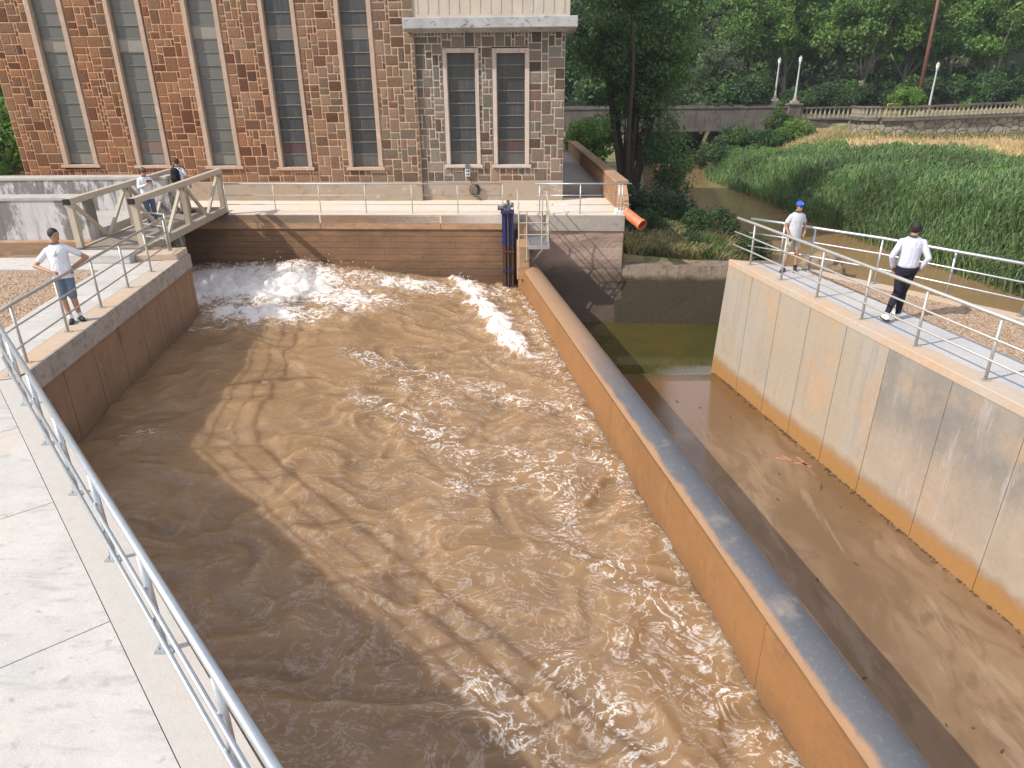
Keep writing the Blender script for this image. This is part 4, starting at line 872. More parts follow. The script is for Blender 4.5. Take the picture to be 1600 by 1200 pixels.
for a,b in zip(ter,ter[1:]):
    for k in range(6):
        pa_=Vector(a)+(Vector(b)-Vector(a))*k/6; pb_=Vector(a)+(Vector(b)-Vector(a))*(k+1)/6
        hexa(bm,[(pa_.x,pa_.y-.05,-.8),(pb_.x,pb_.y-.05,-.8),(pb_.x+.2,pb_.y+.5,-.8),(pa_.x+.2,pa_.y+.5,-.8)],[(pa_.x,pa_.y,pa_.z-.08),(pb_.x,pb_.y,pb_.z-.08),(pb_.x+.2,pb_.y+.5,pb_.z-.08),(pa_.x+.2,pa_.y+.5,pa_.z-.08)])
def rubble():
    m,t_,bs=nm('rubble_stone'); v=N(t_,'ShaderNodeTexVoronoi',feature='DISTANCE_TO_EDGE'); v.inputs['Scale'].default_value=1.9
    v2=N(t_,'ShaderNodeTexVoronoi',feature='F1'); v2.inputs['Scale'].default_value=1.9
    for q_ in (v,v2): t_.links.new(N(t_,'ShaderNodeNewGeometry').outputs['Position'],q_.inputs['Vector'])
    s=N(t_,'ShaderNodeSeparateColor'); t_.links.new(v2.outputs['Color'],s.inputs[0])
    c=mixc(t_,s.outputs[0],(.22,.19,.15),(.36,.31,.25)); c=mixc(t_,rampf(t_,v.outputs['Distance'],.0,.07),(.10,.09,.075),c)
    c=mixc(t_,rampf(t_,noise_n(t_,1.5,detail=6),.5,.7,0,.6),c,(.13,.12,.09))
    t_.links.new(c,bs.inputs['Base Color']); bs.inputs['Roughness'].default_value=.95; bump(t_,bs,rampf(t_,v.outputs['Distance'],0,.12),.8,.06); return m
obj('face',bm,rubble(),t)
bm=B()
for a,b in zip(ter,ter[1:]): beam(bm,Vector(a)+Vector((.02,.05,-.02)),Vector(b)+Vector((.02,.05,-.02)),.7,.12)
obj('coping',bm,Mt['oldbridge'],t)
balustrade('tan balustrade on the curved stone terrace wall at the right',[Vector(p)+Vector((.05,.1,.03)) for p in ter],.82,.30)
t=thing('guard_frame','yellow tube guard frame at the end of the bridge balustrade','guard rail',(29.6,58.5,.9))
for x in (29.4,31.):
    bm=B(); tube(bm,[(x,58.5,.9),(x,58.5,2.1)],.04,8); obj('post',bm,Mt['yellow'],t)
bm=B(); tube(bm,[(29.4,58.5,2.1),(31,58.5,2.1)],.04,8); tube(bm,[(29.4,58.5,1.5),(31,58.5,1.5)],.03,8); obj('rail',bm,Mt['yellow'],t)

def lamp(label,base,h):
    t=thing('street_lamp',label,'street lamp',base,'white lamp posts by the bridge'); b=Vector(base)
    bm=B(); box(bm,b.x-.28,b.x+.28,b.y-.28,b.y+.28,b.z,b.z+.18); lathe(bm,b+Vector((0,0,.182)),[(.2,0),(.15,.12),(.12,.3)],8); obj('foot',bm,Mt['balus'],t)
    bm=B(); lathe(bm,b+Vector((0,0,.484)),[(.085,0),(.065,h*.4),(.05,h*.78),(.08,h*.79),(.08,h*.81),(.045,h*.82)],10); obj('pole',bm,Mt['lamp'],t)
    z=.484+h*.82; bm=B(); lathe(bm,b+Vector((0,0,z+.002)),[(.05,0),(.1,.05),(.13,.3),(.11,.34)],8); obj('lantern',bm,Mt['glass'],t)
    bm=B(); lathe(bm,b+Vector((0,0,z+.345)),[(.15,0),(.08,.08),(.025,.12),(.02,.2)],8); obj('cap',bm,Mt['lamp'],t)
lamp('left of the two white lamp posts at the bridge pillar',(22.7,64.7,2.2),2.9)
lamp('right of the two white lamp posts, standing on the near bridge pillar',(22.75,60.2,2.15),3.0)
pl_=PY(1452,165,57); lamp('white lamp post on the terrace right of the leaning rusty pole',(pl_.x,57,1.5),3.1)
a=PY(1436,150,62); b=PY(1470,-20,62); b2=a+(b-a)*1.4
bm=B(); tube(bm,[a-Vector((0,0,.9)),b2],[.16,.09],10); tag(obj('utility_pole',bm,Mt['pole'],smooth=True,base=(a.x,a.y,a.z-.9)),'tall rusty red pole leaning slightly in front of the trees','pole')

# ================================================================ VEGETATION
def leaves(centers,rad,n,size,cols,flat=.8,seed=1,shell=.35,droop=0.):
    """n leaf quads in each clump; returns V,F,C arrays"""
    g=np.random.default_rng(seed); K=len(centers); c=np.repeat(np.asarray(centers),n,0); r=np.repeat(np.asarray(rad),n)
    d=g.normal(size=(K*n,3)); d/=np.linalg.norm(d,axis=1)[:,None]+1e-9; rr=(shell+(1-shell)*g.random(K*n)**.6)
    p=c+d*(rr*r)[:,None]*np.array([1,1,flat])
    nrm_=g.normal(size=(K*n,3))+d*.6+np.array([0,0,.5]); nrm_/=np.linalg.norm(nrm_,axis=1)[:,None]
    a=np.cross(nrm_,g.normal(size=(K*n,3))); a/=np.linalg.norm(a,axis=1)[:,None]+1e-9
    if droop: a=a+np.array([0,0,-droop]); a/=np.linalg.norm(a,axis=1)[:,None]
    b=np.cross(nrm_,a); s=size*(.6+.8*g.random(K*n))[:,None]; w_=.5
    V=np.stack([p-a*s*.5,p+b*s*.5*w_+nrm_*s*.08,p+a*s*.5,p-b*s*.5*w_+nrm_*s*.08],1).reshape(-1,3)
    Fc=np.arange(K*n*4).reshape(-1,4)
    cl=np.asarray(cols); base=cl[g.integers(0,len(cl),K)]*(0.8+.45*g.random((K,1))); cc=np.repeat(base,n,0)*(.7+.6*g.random((K*n,1))); cc=np.repeat(cc,4,0); cc=np.concatenate([cc,np.ones((len(cc),1))],1)
    return V,Fc,cc
GR=[(.10,.185,.045),(.125,.21,.052),(.08,.15,.042),(.15,.235,.06)]
DK=[(.055,.10,.042),(.07,.12,.048),(.045,.085,.036)]
GY=[(.12,.16,.095),(.10,.14,.08),(.14,.17,.11)]
BR=[(.14,.24,.05),(.11,.20,.04),(.16,.25,.06)]
def crown_pts(lobes,n,seed,rmin,rmax):
    g=random.Random(seed); c=[];r=[]
    wts=[l[3]*l[4] for l in lobes]
    for i in range(n):
        l=g.choices(lobes,wts)[0]; v=Vector((g.gauss(0,1),g.gauss(0,1),g.gauss(0,1))).normalized()*(g.random()**.3)
        c.append((l[0]+v.x*l[3],l[1]+v.y*l[3],l[2]+v.z*l[4])); r.append(g.uniform(rmin,rmax))
    return c,r
def wood(bm,base,h,r,targets,seed,stems=1):
    g=random.Random(seed)
    for s in range(stems):
        a=Vector(base)+Vector((g.uniform(-.3,.3),g.uniform(-.3,.3),0))*(stems>1); lean=Vector((g.uniform(-.08,.08),g.uniform(-.08,.08),0))*(1 if stems==1 else 3)
        pts=[a]; 
        for k in range(1,5): pts.append(a+Vector((0,0,h*k/4))+lean*h*k/4+Vector((g.uniform(-1,1),g.uniform(-1,1),0))*r*.5)
        tube(bm,pts,[r*1.25,r,r*.85,r*.7,r*.5],9)
        for i in range(len(targets)//stems):
            tg=Vector(targets[(s+i*stems)%len(targets)]); k=g.randint(1,3) if stems>1 else g.randint(2,4); st_=pts[k]; m_=st_.lerp(tg,.5)+Vector((g.uniform(-.4,.4),g.uniform(-.4,.4),.4))
            tube(bm,[st_,m_,tg],[r*.42,r*.25,r*.07],6)
def tree_proto(name,label,cat,lobes,ncl,nl,size,cols,h,r,seed,rr=(.7,1.3),bark='bark',stems=1,group=None,nbr=16,droop=0.,flat=.8):
    t=thing(name,label,cat,(0,0,0),group)
    c,rad=crown_pts(lobes,ncl,seed,*rr); bm=B(); wood(bm,(0,0,-.3),h,r,random.Random(seed).sample(c,min(nbr,len(c))),seed,stems); obj('trunk',bm,Mt[bark],t,smooth=True)
    V,Fc,cc=leaves(c,rad,nl,size,cols,seed=seed,droop=droop,flat=flat); mesh_np('crown',V,Fc,Mt['leaf'],t,col=cc); return t
def copy_tree(o,loc,rz,sc,label):
    c=o.copy(); C.objects.link(c); c.location=loc; c.rotation_euler=(0,0,rz); c.scale=(sc,sc,sc); c['label']=label
    for ch in o.children: d=ch.copy(); C.objects.link(d); d.parent=c
    return c
def place(proto,first,spots,label=None):
    for i,(x,y,z,rz,sc,lb) in enumerate(spots):
        if i==0: proto.location=(x,y,z); proto.rotation_euler=(0,0,rz); proto.scale=(sc,sc,sc); proto['label']=lb
        else: copy_tree(proto,(x,y,z),rz,sc,lb)
GZ=lambda x,y:terrain(x,y)-.1
# plane trees with pale trunks (front row), dense ones behind
pa1=tree_proto('plane_tree','x','tree',[(0,0,7.6,3.6,2.6),(-2.6,.5,6.4,2.4,1.7),(2.7,-.4,6.8,2.5,1.8),(.5,-1.5,10.5,3,2.4),(-1.,0,5.,2.2,1.0)],95,170,.36,GR+BR[:1],5.2,.36,11,(.75,1.5),group='plane trees beyond the bridge')
pa2=tree_proto('plane_tree','x','tree',[(0,0,8.2,3.8,3.0),(-2.8,-.5,7.0,2.2,2.2),(2.4,.8,6.2,2.6,1.8),(0,0,11.5,2.8,2.4)],95,170,.36,GR+BR[:1],5.6,.32,23,(.75,1.5),group='plane trees beyond the bridge')
place(pa1,1,[(34.6,75,GZ(34.6,75),0,1.,'plane tree with the most visible pale trunk, between lamp posts and leaning pole'),(54.5,77,GZ(54,77),2.2,1.05,'plane tree at the far right edge of the photo'),(23.5,74,GZ(23.5,74),4.,.92,'bright plane tree directly behind the pair of lamp posts'),(41,86,GZ(41,86),1.2,1.1,'plane tree in the second row behind the leaning pole')])
place(pa2,1,[(46.8,74.5,GZ(46.8,74.5),.6,1.0,'plane tree with pale trunk near the right edge above the balustrade'),(29,80,GZ(29,80),3.3,1.,'plane tree standing in the gap behind the lamp posts, second row'),(40.5,78,GZ(40,78),5.,.95,'plane tree overhanging the round bush and leaning pole'),(50.5,88,GZ(50,88),2.,1.1,'plane tree in the second row at the upper right')])
dn=tree_proto('dense_tree','x','tree',[(0,0,6,3.4,4.2),(0,.5,10,2.7,3.4),(-1.5,0,3.4,2.6,2.4),(1.8,0,4,2.4,2.8)],120,150,.30,DK+GR[2:3],5.,.25,31,(.6,1.2),'bark_dark',group='dark trees on the slope behind')
place(dn,1,[(12.5,86,GZ(12,86),0,1.1,'dark tree behind the mid-river tree, left end of the back row'),(20.5,88,GZ(20,88),1.,1.15,'dark tree behind the greyish bushy tree'),(29,93,GZ(29,93),2.,1.2,'dark tree rising between the two front plane trees'),(37.5,96,GZ(37,96),3.,1.25,'dark tree high behind the leaning pole'),(47,98,GZ(47,98),4.,1.25,'dark tree high at the upper right'),(58,96,GZ(58,96),5.,1.2,'dark tree furthest to the right on the slope'),(4.5,78,GZ(4.5,78),2.6,1.,'dark tree just right of the power house corner, far behind')])
gy=tree_proto('bushy_tree','x','tree',[(0,0,3.6,2.6,3.2),(.5,0,6.6,2.0,2.4),(-1.3,0,2.4,2,2)],100,170,.22,GY+[(.05,.085,.035)],3.5,.18,41,(.5,1.0),'bark_dark',group='greyish bushy trees behind the bridge')
place(gy,1,[(18.3,70,GZ(18,70),0,1.05,'greyish green bushy tree right behind the solid bridge parapet'),(14.2,72,GZ(14,72),2.,1.0,'greyish bushy tree next to the big mid-river tree'),(21.5,79,GZ(21,79),4.,1.35,'taller greyish tree behind the bushy one left of the lamps')])
sh=tree_proto('shrub','x','shrub',[(0,0,1.2,1.5,1.1),(.9,.2,.9,1,.8),(-.9,-.1,.8,1,.7)],46,130,.2,DK+GR[:1],1.,.06,51,(.35,.7),'bark_dark',group='shrubs along the river and behind the bridge',nbr=8)
sp=[(26.5,68.5,.8,'dark shrub behind the bridge just right of the lamp posts'),(30,70,1.,'dark shrub left of the palest plane trunk'),(38,71.5,1.1,'dark shrub right of the palest plane trunk'),(43,70,1.1,'dark shrub behind the lamp post on the terrace'),(50,70,1.2,'shrub behind the balustrade at the right edge'),(22,72,1.5,'dark shrub behind the two lamp posts'),(16,76,1.5,'dark shrub above the solid bridge parapet'),(33,73,.9,'low shrub at the foot of the palest plane trunk'),(47.5,71,1.3,'shrub between the two right hand plane trunks'),(10.5,70,1.7,'big dark shrub at the left end of the bridge'),(6.5,56,.6,'dark shrub under the left end of the bridge'),(12.3,66.5,1.4,'dark shrub overhanging the river under the bridge'),(19.8,66.2,1.3,'dark shrub on the bank behind the bridge opening'),(15.6,53.5,.55,'low green shrub at the reed edge closest to the bridge'),(17.6,56.3,.75,'green shrub below the solid bridge parapet'),(19.3,54.3,.55,'low shrub left of the young locust tree'),(16.,57.3,.8,'shrub at the water edge under the bridge girder')]
for i,(x,y,s_,lb) in enumerate(sp):
    if i==0: sh.location=(x,y,GZ(x,y)); sh.scale=(s_*1.3,)*3; sh['label']=lb
    else: copy_tree(sh,(x,y,GZ(x,y)),i*1.3,s_*1.3,lb)
bs_=tree_proto('shrub','x','shrub',[(0,0,1.,1.2,.9),(.5,.2,.8,.8,.6)],40,150,.15,BR,.8,.05,61,(.3,.55),'bark_dark',group='shrubs along the river and behind the bridge',nbr=6)
pb=PY(1417,165,56)
sp=[(pb.x,56,1.35,1.02,'round bright green bush on the terrace beside the leaning pole'),(4.6,42,-.6,1.3,'bright green bush beside the passage wall, right of the power house'),(21.3,55.5,-.9,1.1,'bright shrub at the foot of the bridge pier')]
for i,(x,y,z,s_,lb) in enumerate(sp):
    if i==0: bs_.location=(x,y,z); bs_.scale=(s_,)*3; bs_['label']=lb
    else: copy_tree(bs_,(x,y,z),i*1.7,s_,lb)
yt=tree_proto('young_tree','young locust tree in front of the bridge pillar','tree',[(0,0,2.2,1.,1.4),(.5,0,1.3,1.,.8),(-.5,.1,3,.6,.6)],34,110,.17,[(.07,.13,.035),(.06,.11,.03)],2.6,.06,71,(.3,.55),'bark_dark',droop=.6)
q_=P(1215,225,-1.4); yt.location=(20.4,56.5,-1.3)
# mid-distance multi-stem tree beside the passage
mt=tree_proto('riverside_tree','tall dark multi-stemmed tree between power house and river','tree',[(.2,0,6.4,2.2,2.1),(-1.2,.1,4.1,.9,.9),(.9,.2,4.6,1.2,.9),(-.9,.3,8.2,1.9,2.6),(1.2,-.2,7.6,1.9,2.6),(1.3,-.6,3.0,1.,1.2),(1.9,-.8,1.6,.9,.9)],245,170,.15,[(.095,.17,.065),(.12,.205,.075),(.07,.135,.05),(.14,.23,.085)],8.,.13,81,(.4,.95),'bark_dark',stems=7,nbr=42)
mt.location=(5.75,35.2,-1.4)
# shrubs on the near river slope
nb=tree_proto('shrub','x','shrub',[(0,0,.55,.8,.5),(.6,.1,.4,.6,.35),(-.6,0,.4,.5,.35)],60,120,.085,DK+[(.07,.1,.03)],.5,.03,91,(.18,.35),'bark_dark',group='low shrubs on the near bank beyond the abutment',nbr=8)
sp=[(5.3,28.2,1.,'low dark bush just behind the orange pipe'),(6.6,31.4,1.5,'low dark bush under the multi-stemmed tree'),(8.0,28.6,1.2,'low bush at the water edge in the middle of the weedy slope'),(9.3,27.6,1.05,'low bush at the tip of the weedy bank'),(6.9,26.3,.7,'small bush above the mossy low wall'),(7.6,33.2,1.4,'dark bush trailing toward the river under the tree'),(4.9,31,1.6,'dark bush against the parapet wall')]
for i,(x,y,s_,lb) in enumerate(sp):
    if i==0: nb.location=(x,y,GZ(x,y)); nb.scale=(s_,)*3; nb['label']=lb
    else: copy_tree(nb,(x,y,GZ(x,y)),i*1.1,s_,lb)
# greenery at the left edge, behind the power house
copy_tree(bs_,(-23.5,34,.2),1.,1.7,'bright bush at the left edge behind the power house')
copy_tree(sh,(-25.5,38,.5),2.,2.2,'dark shrub above the bright bush at the left edge')
copy_tree(dn,(-33,48,.2),1.,.8,'dark tree at the left edge behind the power house')
copy_tree(nb,(-12.9,14.3,-.05),1.,.5,'tiny bush on the gravel at the left edge')
# far wood on the hillside
g=np.random.default_rng(5); cs=[];rd_=[]
for i in range(640):
    x=g.uniform(-10,95); y=g.uniform(99,150) if i<420 else g.uniform(80,99); cs.append((x,y,terrain(x,y)+(g.uniform(.5,5.5) if i<420 else g.uniform(.2,1.6)))); rd_.append(g.uniform(2.,3.8) if i<420 else g.uniform(1.2,2.2))
V,Fc,cc=leaves(cs,rd_,110,.75,DK+GR[:1]+GY[:1],seed=8); o=mesh_np('hillside_wood',V,Fc,Mt['leaf'],col=cc); o['kind']='stuff'; o['label']='dense wood covering the hillside'; o['category']='wood'
# blades: reeds, weeds, dry grass
def blades(name,pts,hs,wd,cols,lean,seed,label,cat,zf=terrain,dz_=0.):
    g=np.random.default_rng(seed); n=len(pts); pts=np.asarray(pts); z=np.array([zf(x,y) for x,y in pts])+dz_; b=np.stack([pts[:,0],pts[:,1],z],1)
    a=g.random(n)*2*pi; d=np.stack([np.cos(a),np.sin(a),np.zeros(n)],1); s=np.stack([-np.sin(a+.8),np.cos(a+.8),np.zeros(n)],1); h=(g.uniform(hs[0],hs[1],n)*np.interp(pts[:,1],[38,50],[1.,.55]))[:,None]; ln_=(lean*(.3+g.random(n)))[:,None]*h
    up=np.array([0,0,1.]); w_=(wd*(.6+.8*g.random(n)))[:,None]
    p0=b; p1=b+up*h*.55+d*ln_*.3; p2=b+up*h*.9+d*ln_*.8; p3=b+up*h*(.9)+d*ln_*1.35-up*h*.08
    V=np.stack([p0-s*w_*.4,p0+s*w_*.4,p1-s*w_*.5,p1+s*w_*.5,p2-s*w_*.4,p2+s*w_*.4,p3-s*w_*.05,p3+s*w_*.05],1).reshape(-1,3)
    k=np.arange(n)[:,None]*8; Fc=np.concatenate([k+np.array([[0,1,3,2]]),k+np.array([[2,3,5,4]]),k+np.array([[4,5,7,6]])],0)
    cl=np.asarray(cols); ns=np.array([noise.noise(Vector((x*.35,y*.35,seed))) for x,y in pts]); cc=cl[g.integers(0,len(cl),n)]*(.7+.6*g.random((n,1)))*(1+.5*ns[:,None]); cc=np.repeat(cc,8,0); cc=np.concatenate([cc,np.ones((len(cc),1))],1)
    o=mesh_np(name,V,Fc,Mt['leaf'],col=cc); o['kind']='stuff'; o['label']=label; o['category']=cat; return o
def scatter(n,x0,x1,y0,y1,test):
    g=random.Random(n); o=[]
    while len(o)<n:
        x,y=g.uniform(x0,x1),g.uniform(y0,y1)
        if test(x,y,g): o.append((x,y))
    return o
XB=lambda y:itp(y,[10,20,35,43,50,56],[27.5,27,24.3,21,18,16.8])
def rtest(x,y,g): r=itp(y,*RB); return r-.1<x<XB(y)+noise.noise(Vector((x*.4,y*.4,0)))*1.5 and g.random()<1.3-.02*(y-20)
RD=[(.16,.255,.115),(.13,.215,.10),(.20,.28,.125),(.11,.18,.085),(.22,.25,.115)]
blades('reeds',scatter(52000,12,29,12,56,rtest),(1.,1.75),.045,RD,.32,12,'dense green reeds along the far river bank','reeds')
blades('dead_reeds',scatter(1500,12,24,12,56,lambda x,y,g:itp(y,*RB)-.25<x<itp(y,*RB)+.5),(.4,.9),.03,[(.34,.26,.14),(.28,.2,.1)],.9,13,'dry reed stalks hanging over the water edge','reeds')
cs=[];rd_=[];g=random.Random(4)
while len(cs)<260:
    y=g.uniform(18,56); x=g.uniform(14.5,28); r=itp(y,*RB)
    if r+1.6<x<XB(y)+1 and noise.noise(Vector((x*.22,y*.22,4)))+.07*(x-r)>.25: cs.append((x,y,terrain(x,y)+g.uniform(.8,1.25)*itp(y,[38,50],[1,.5]))); rd_.append(g.uniform(.35,.8))
V,Fc,cc=leaves(cs,rd_,150,.15,[(.15,.26,.07),(.12,.22,.06)],seed=18,flat=.5); o=mesh_np('bank_creeper',V,Fc,Mt['leaf'],col=cc); o['kind']='stuff'; o['label']='bright green broad-leaved creeper among the reeds'; o['category']='undergrowth'
blades('dry_grass',scatter(26000,17,50,30,59,lambda x,y,g:x>XB(y)-.6 and not (y>51.3 and x>25)),(.2,.55),.03,[(.46,.33,.17),(.54,.41,.24),(.40,.29,.15)],.5,14,'pale dry grass field below the terrace wall','dry grass')
blades('field_weeds',scatter(2600,17,50,30,59,lambda x,y,g:(XB(y)-.8<x<XB(y)+1.5 or (y>49.5 and y<51.4)) and x<44),(.3,.8),.05,[(.12,.15,.06),(.2,.2,.09)],.5,15,'green weeds edging the dry field','weeds')
wt=lambda x,y,g:x<itp(y,*LB)+.15 and x>4.15 and y>24.62
blades('bank_weeds',scatter(12000,4,12,24.3,36,wt),(.15,.55),.03,[(.09,.13,.04),(.06,.10,.03),(.13,.15,.06)],.7,16,'green weeds on the near river bank','weeds')
blades('bank_dry_grass',scatter(9000,4,12,24.3,30,lambda x,y,g:wt(x,y,g) and noise.noise(Vector((x*.6,y*.6,1)))>-.15),(.2,.55),.025,[(.40,.31,.16),(.33,.25,.13),(.48,.38,.2)],.8,17,'dry grass above the mossy low wall','dry grass')

# ================================================================ PEOPLE
def capsule(bm,a,b,r0,r1,n=12,flat=None,side=None):
    a,b=Vector(a),Vector(b); d=b-a; L=d.length; d.normalize(); s=(side-d*side.dot(d)).normalized() if side else d.orthogonal().normalized(); u=d.cross(s); fl=flat or 1.
    rings=[]
    for t_,rr in [(-r0*.95,.3),(-r0*.7,.72),(-r0*.35,.94),(0,1)]+[(L*k/4,1) for k in (1,2,3)]+[(L,1),(L+r1*.35,.94),(L+r1*.7,.72),(L+r1*.95,.3)]:
        f=min(1,max(0,t_/L if L else 0)); r=(r0*(1-f)+r1*f)*rr; p=a+d*t_
        rings.append([bm.verts.new(p+(s*cos(2*pi*k/n)+u*sin(2*pi*k/n)*fl)*r) for k in range(n)])
    for A_,B_ in zip(rings,rings[1:]):
        for k in range(n): bm.faces.new((A_[k],A_[(k+1)%n],B_[(k+1)%n],B_[k]))
    bm.faces.new(rings[0][::-1]); bm.faces.new(rings[-1])
def loft(bm,secs,n=18):
    """secs: (centre, half-width vec, half-depth vec)"""
    rings=[[bm.verts.new(Vector(c)+w_*cos(2*pi*k/n)+d_*sin(2*pi*k/n)) for k in range(n)] for c,w_,d_ in secs]
    for A_,B_ in zip(rings,rings[1:]):
        for k in range(n): bm.faces.new((A_[k],A_[(k+1)%n],B_[(k+1)%n],B_[k]))
    bm.faces.new(rings[0][::-1]); bm.faces.new(rings[-1])
def fuse(name,bm,mat,parent,vox=.011,sm=4):
    o=obj(name,bm,mat,parent)
    m=o.modifiers.new('r','REMESH'); m.mode='VOXEL'; m.voxel_size=vox; m.use_smooth_shade=True
    s=o.modifiers.new('s','SMOOTH'); s.iterations=sm; s.factor=.5
    dg=bpy.context.evaluated_depsgraph_get(); dg.update(); me=bpy.data.meshes.new_from_object(o.evaluated_get(dg)); o.modifiers.clear(); o.data=me
    me.polygons.foreach_set('use_smooth',[True]*len(me.polygons)); return o
def person(label,J,face,shirt,trou,shoe,sleeve='short',legs='long',hair=None,cap=None,shades=False,k=1.,untuck=True,group=None,sock=None):
    """J: joint -> world Vector; face: unit vector the face looks along; k overall size factor"""
    J={a:Vector(b) for a,b in J.items()}; hips=(J['hipL']+J['hipR'])/2; root=(J['ankL']+J['ankR'])/2; root.z=min(J['ankL'].z,J['ankR'].z)-.08*k
    t=thing('person',label,'person',tuple(root),group)
    sh=(J['shL']+J['shR'])/2; X=(J['shR']-J['shL']).normalized(); upv=(sh-hips).normalized(); Yb=upv.cross(X).normalized()  # Yb = body forward/back axis
    Xh=(J['hipR']-J['hipL']).normalized(); Yh=upv.cross(Xh).normalized()
    face=Vector(face).normalized(); hu=Vector((0,0,1)); hx=face.cross(hu).normalized(); hc=J['head']
    def arm(bm,s,full=True,r=1.,end=1.):
        S_,E_,W_=J['sh'+s],J['el'+s],J['wr'+s]; S_=S_-X*(-.03 if s=='L' else .03)*k-upv*.045*k
        capsule(bm,S_,E_,.052*k*r,.042*k*r)
        if full: capsule(bm,E_,E_.lerp(W_,end),.041*k*r,(.041-.014*end)*k*r)
    def legf(bm,s,r=1.,to=1.,r2=1.):
        H_,K_,A_=J['hip'+s],J['kn'+s],J['ank'+s]
        capsule(bm,H_,K_,.088*k*r,.06*k*r2)
        if to>0:
            e=K_.lerp(A_,to); m_=K_.lerp(A_,.3)
            capsule(bm,K_,m_,.058*k*r2,.058*k*r2); capsule(bm,m_,e,.058*k*r2,(.058-.02*to)*k*r2)
    # --- body: one fused surface
    bm=B()
    loft(bm,[(hips-upv*.09*k,Xh*.12*k,Yh*.08*k),(hips,Xh*.165*k,Yh*.11*k),(hips.lerp(sh,.4),X*.145*k,Yb*.105*k),(hips.lerp(sh,.75),X*.165*k,Yb*.11*k),(sh-upv*.02*k,X*.175*k,Yb*.08*k),(sh+upv*.06*k,X*.07*k,Yb*.06*k)])
    for s in 'LR': arm(bm,s); legf(bm,s)
    nb_=sh+upv*.03*k; capsule(bm,nb_,hc-face*.02*k-hu*.05*k,.058*k,.054*k)
    rot=Matrix((hx,face,hu)).transposed()
    ball(bm,hc,.092*k,(.83,1.,1.2),rot); ball(bm,hc+face*.03*k-hu*.06*k,.062*k,(.85,.9,.9),rot)     # skull, jaw
    capsule(bm,hc+face*.088*k+hu*.012*k,hc+face*.108*k-hu*.025*k,.009*k,.014*k)                    # nose
    for s_ in (-1,1): ball(bm,hc+hx*s_*.078*k-face*.005*k-hu*.005*k,.024*k,(.35,.7,1.15),rot,8,6)   # ears
    ball(bm,hc+face*.088*k-hu*.052*k,.02*k,(1.2,.4,.4),rot,8,6)                                    # lips
    for s in 'LR':
        W_=J['wr'+s]; fwd=J['hand'+s]-W_; L=fwd.length; fwd.normalize(); nrm_=J.get('palm'+s,Vector((0,-1,0))).normalized(); sd_=fwd.cross(nrm_).normalized(); nrm_=sd_.cross(fwd)
        pc=W_+fwd*.045*k; capsule(bm,W_,W_+fwd*.085*k,.026*k,.036*k,flat=.55,side=sd_)
        curl=J.get('curl',.5) if not isinstance(J.get('curl'),Vector) else .5
        for i,(o_,ln_) in enumerate(((-.03,.062),(-.01,.072),(.011,.067),(.031,.052))):
            a=W_+fwd*.082*k+sd_*o_*k; b_=a+(fwd*.85+nrm_*.35).normalized()*ln_*.5*k; c_=b_+(fwd*.35+nrm_*.9).normalized()*ln_*.55*k
            capsule(bm,a,b_,.0095*k,.009*k,8); capsule(bm,b_,c_,.009*k,.0078*k,8)
        ts=-1 if s=='L' else 1; a=W_+fwd*.03*k+sd_*ts*-.03*k; capsule(bm,a,a+(fwd*.7-sd_*ts*.6+nrm_*.3).normalized()*.055*k,.012*k,.009*k,8)
    for s in 'LR':
        A_=J['ank'+s]; T_=J['toe'+s]; capsule(bm,A_,Vector((A_.x,A_.y,A_.z-.04*k)),.036*k,.036*k); capsule(bm,Vector((A_.x,A_.y,T_.z+.02*k)),T_+Vector((0,0,.015*k)),.035*k,.028*k)
    body=fuse('body',bm,Mt['skin'],t,.0075,2)
    bm=B()
    for s_ in (-1,1): ball(bm,hc+face*.083*k+hx*s_*.031*k+hu*.012*k,.011*k,(1,.5,.7),rot,8,6)
    obj('eyes',bm,Mt['eye'],t)
    # --- shirt
    bm=B(); lo=-.10 if untuck else .02
    g_=1.1
    loft(bm,[(hips+upv*lo*k,Xh*.178*k*(1.03 if untuck else .9),Yh*.128*k*(1.03 if untuck else .9)),(hips+upv*.06*k,Xh*.178*k,Yh*.13*k),(hips.lerp(sh,.4),X*.172*k,Yb*.135*k),(hips.lerp(sh,.75),X*.185*k,Yb*.135*k),(sh-upv*.05*k,X*.19*k,Yb*.115*k),(sh+upv*.005*k,X*.165*k,Yb*.09*k),(sh+upv*.04*k,X*.11*k,Yb*.07*k),(sh+upv*.06*k,X*.07*k,Yb*.06*k)])
    for s in 'LR':
        if sleeve=='short':
            S_,E_=J['sh'+s],J['el'+s]; S_=S_-X*(-.03 if s=='L' else .03)*k-upv*.045*k; capsule(bm,S_,S_.lerp(E_,.62),.058*k,.063*k)
        else: arm(bm,s,True,1.22,J.get('sl',.93) if not isinstance(J.get('sl'),Vector) else .93)
    fuse('shirt',bm,shirt,t,.011,5)
    bm=B(); cc_=sh+upv*.055*k
    for i in range(16):
        a=2*pi*i/16; b_=2*pi*(i+1)/16
        p=lambda an,r,h:cc_+X*cos(an)*r*k+Yb*sin(an)*r*k+upv*h*k
        v=[bm.verts.new(p(a,.085,-.01)),bm.verts.new(p(b_,.085,-.01)),bm.verts.new(p(b_,.068,.03)),bm.verts.new(p(a,.068,.03))]; bm.faces.new(v)
    bmesh.ops.solidify(bm,geom=bm.faces[:],thickness=.006); obj('collar',bm,shirt,t,smooth=True)
    # --- trousers / shorts
    bm=B(); loft(bm,[(hips-upv*.12*k,Xh*.12*k,Yh*.1*k),(hips-upv*.03*k,Xh*.175*k,Yh*.122*k),(hips+upv*.07*k,Xh*.16*k,Yh*.115*k)])
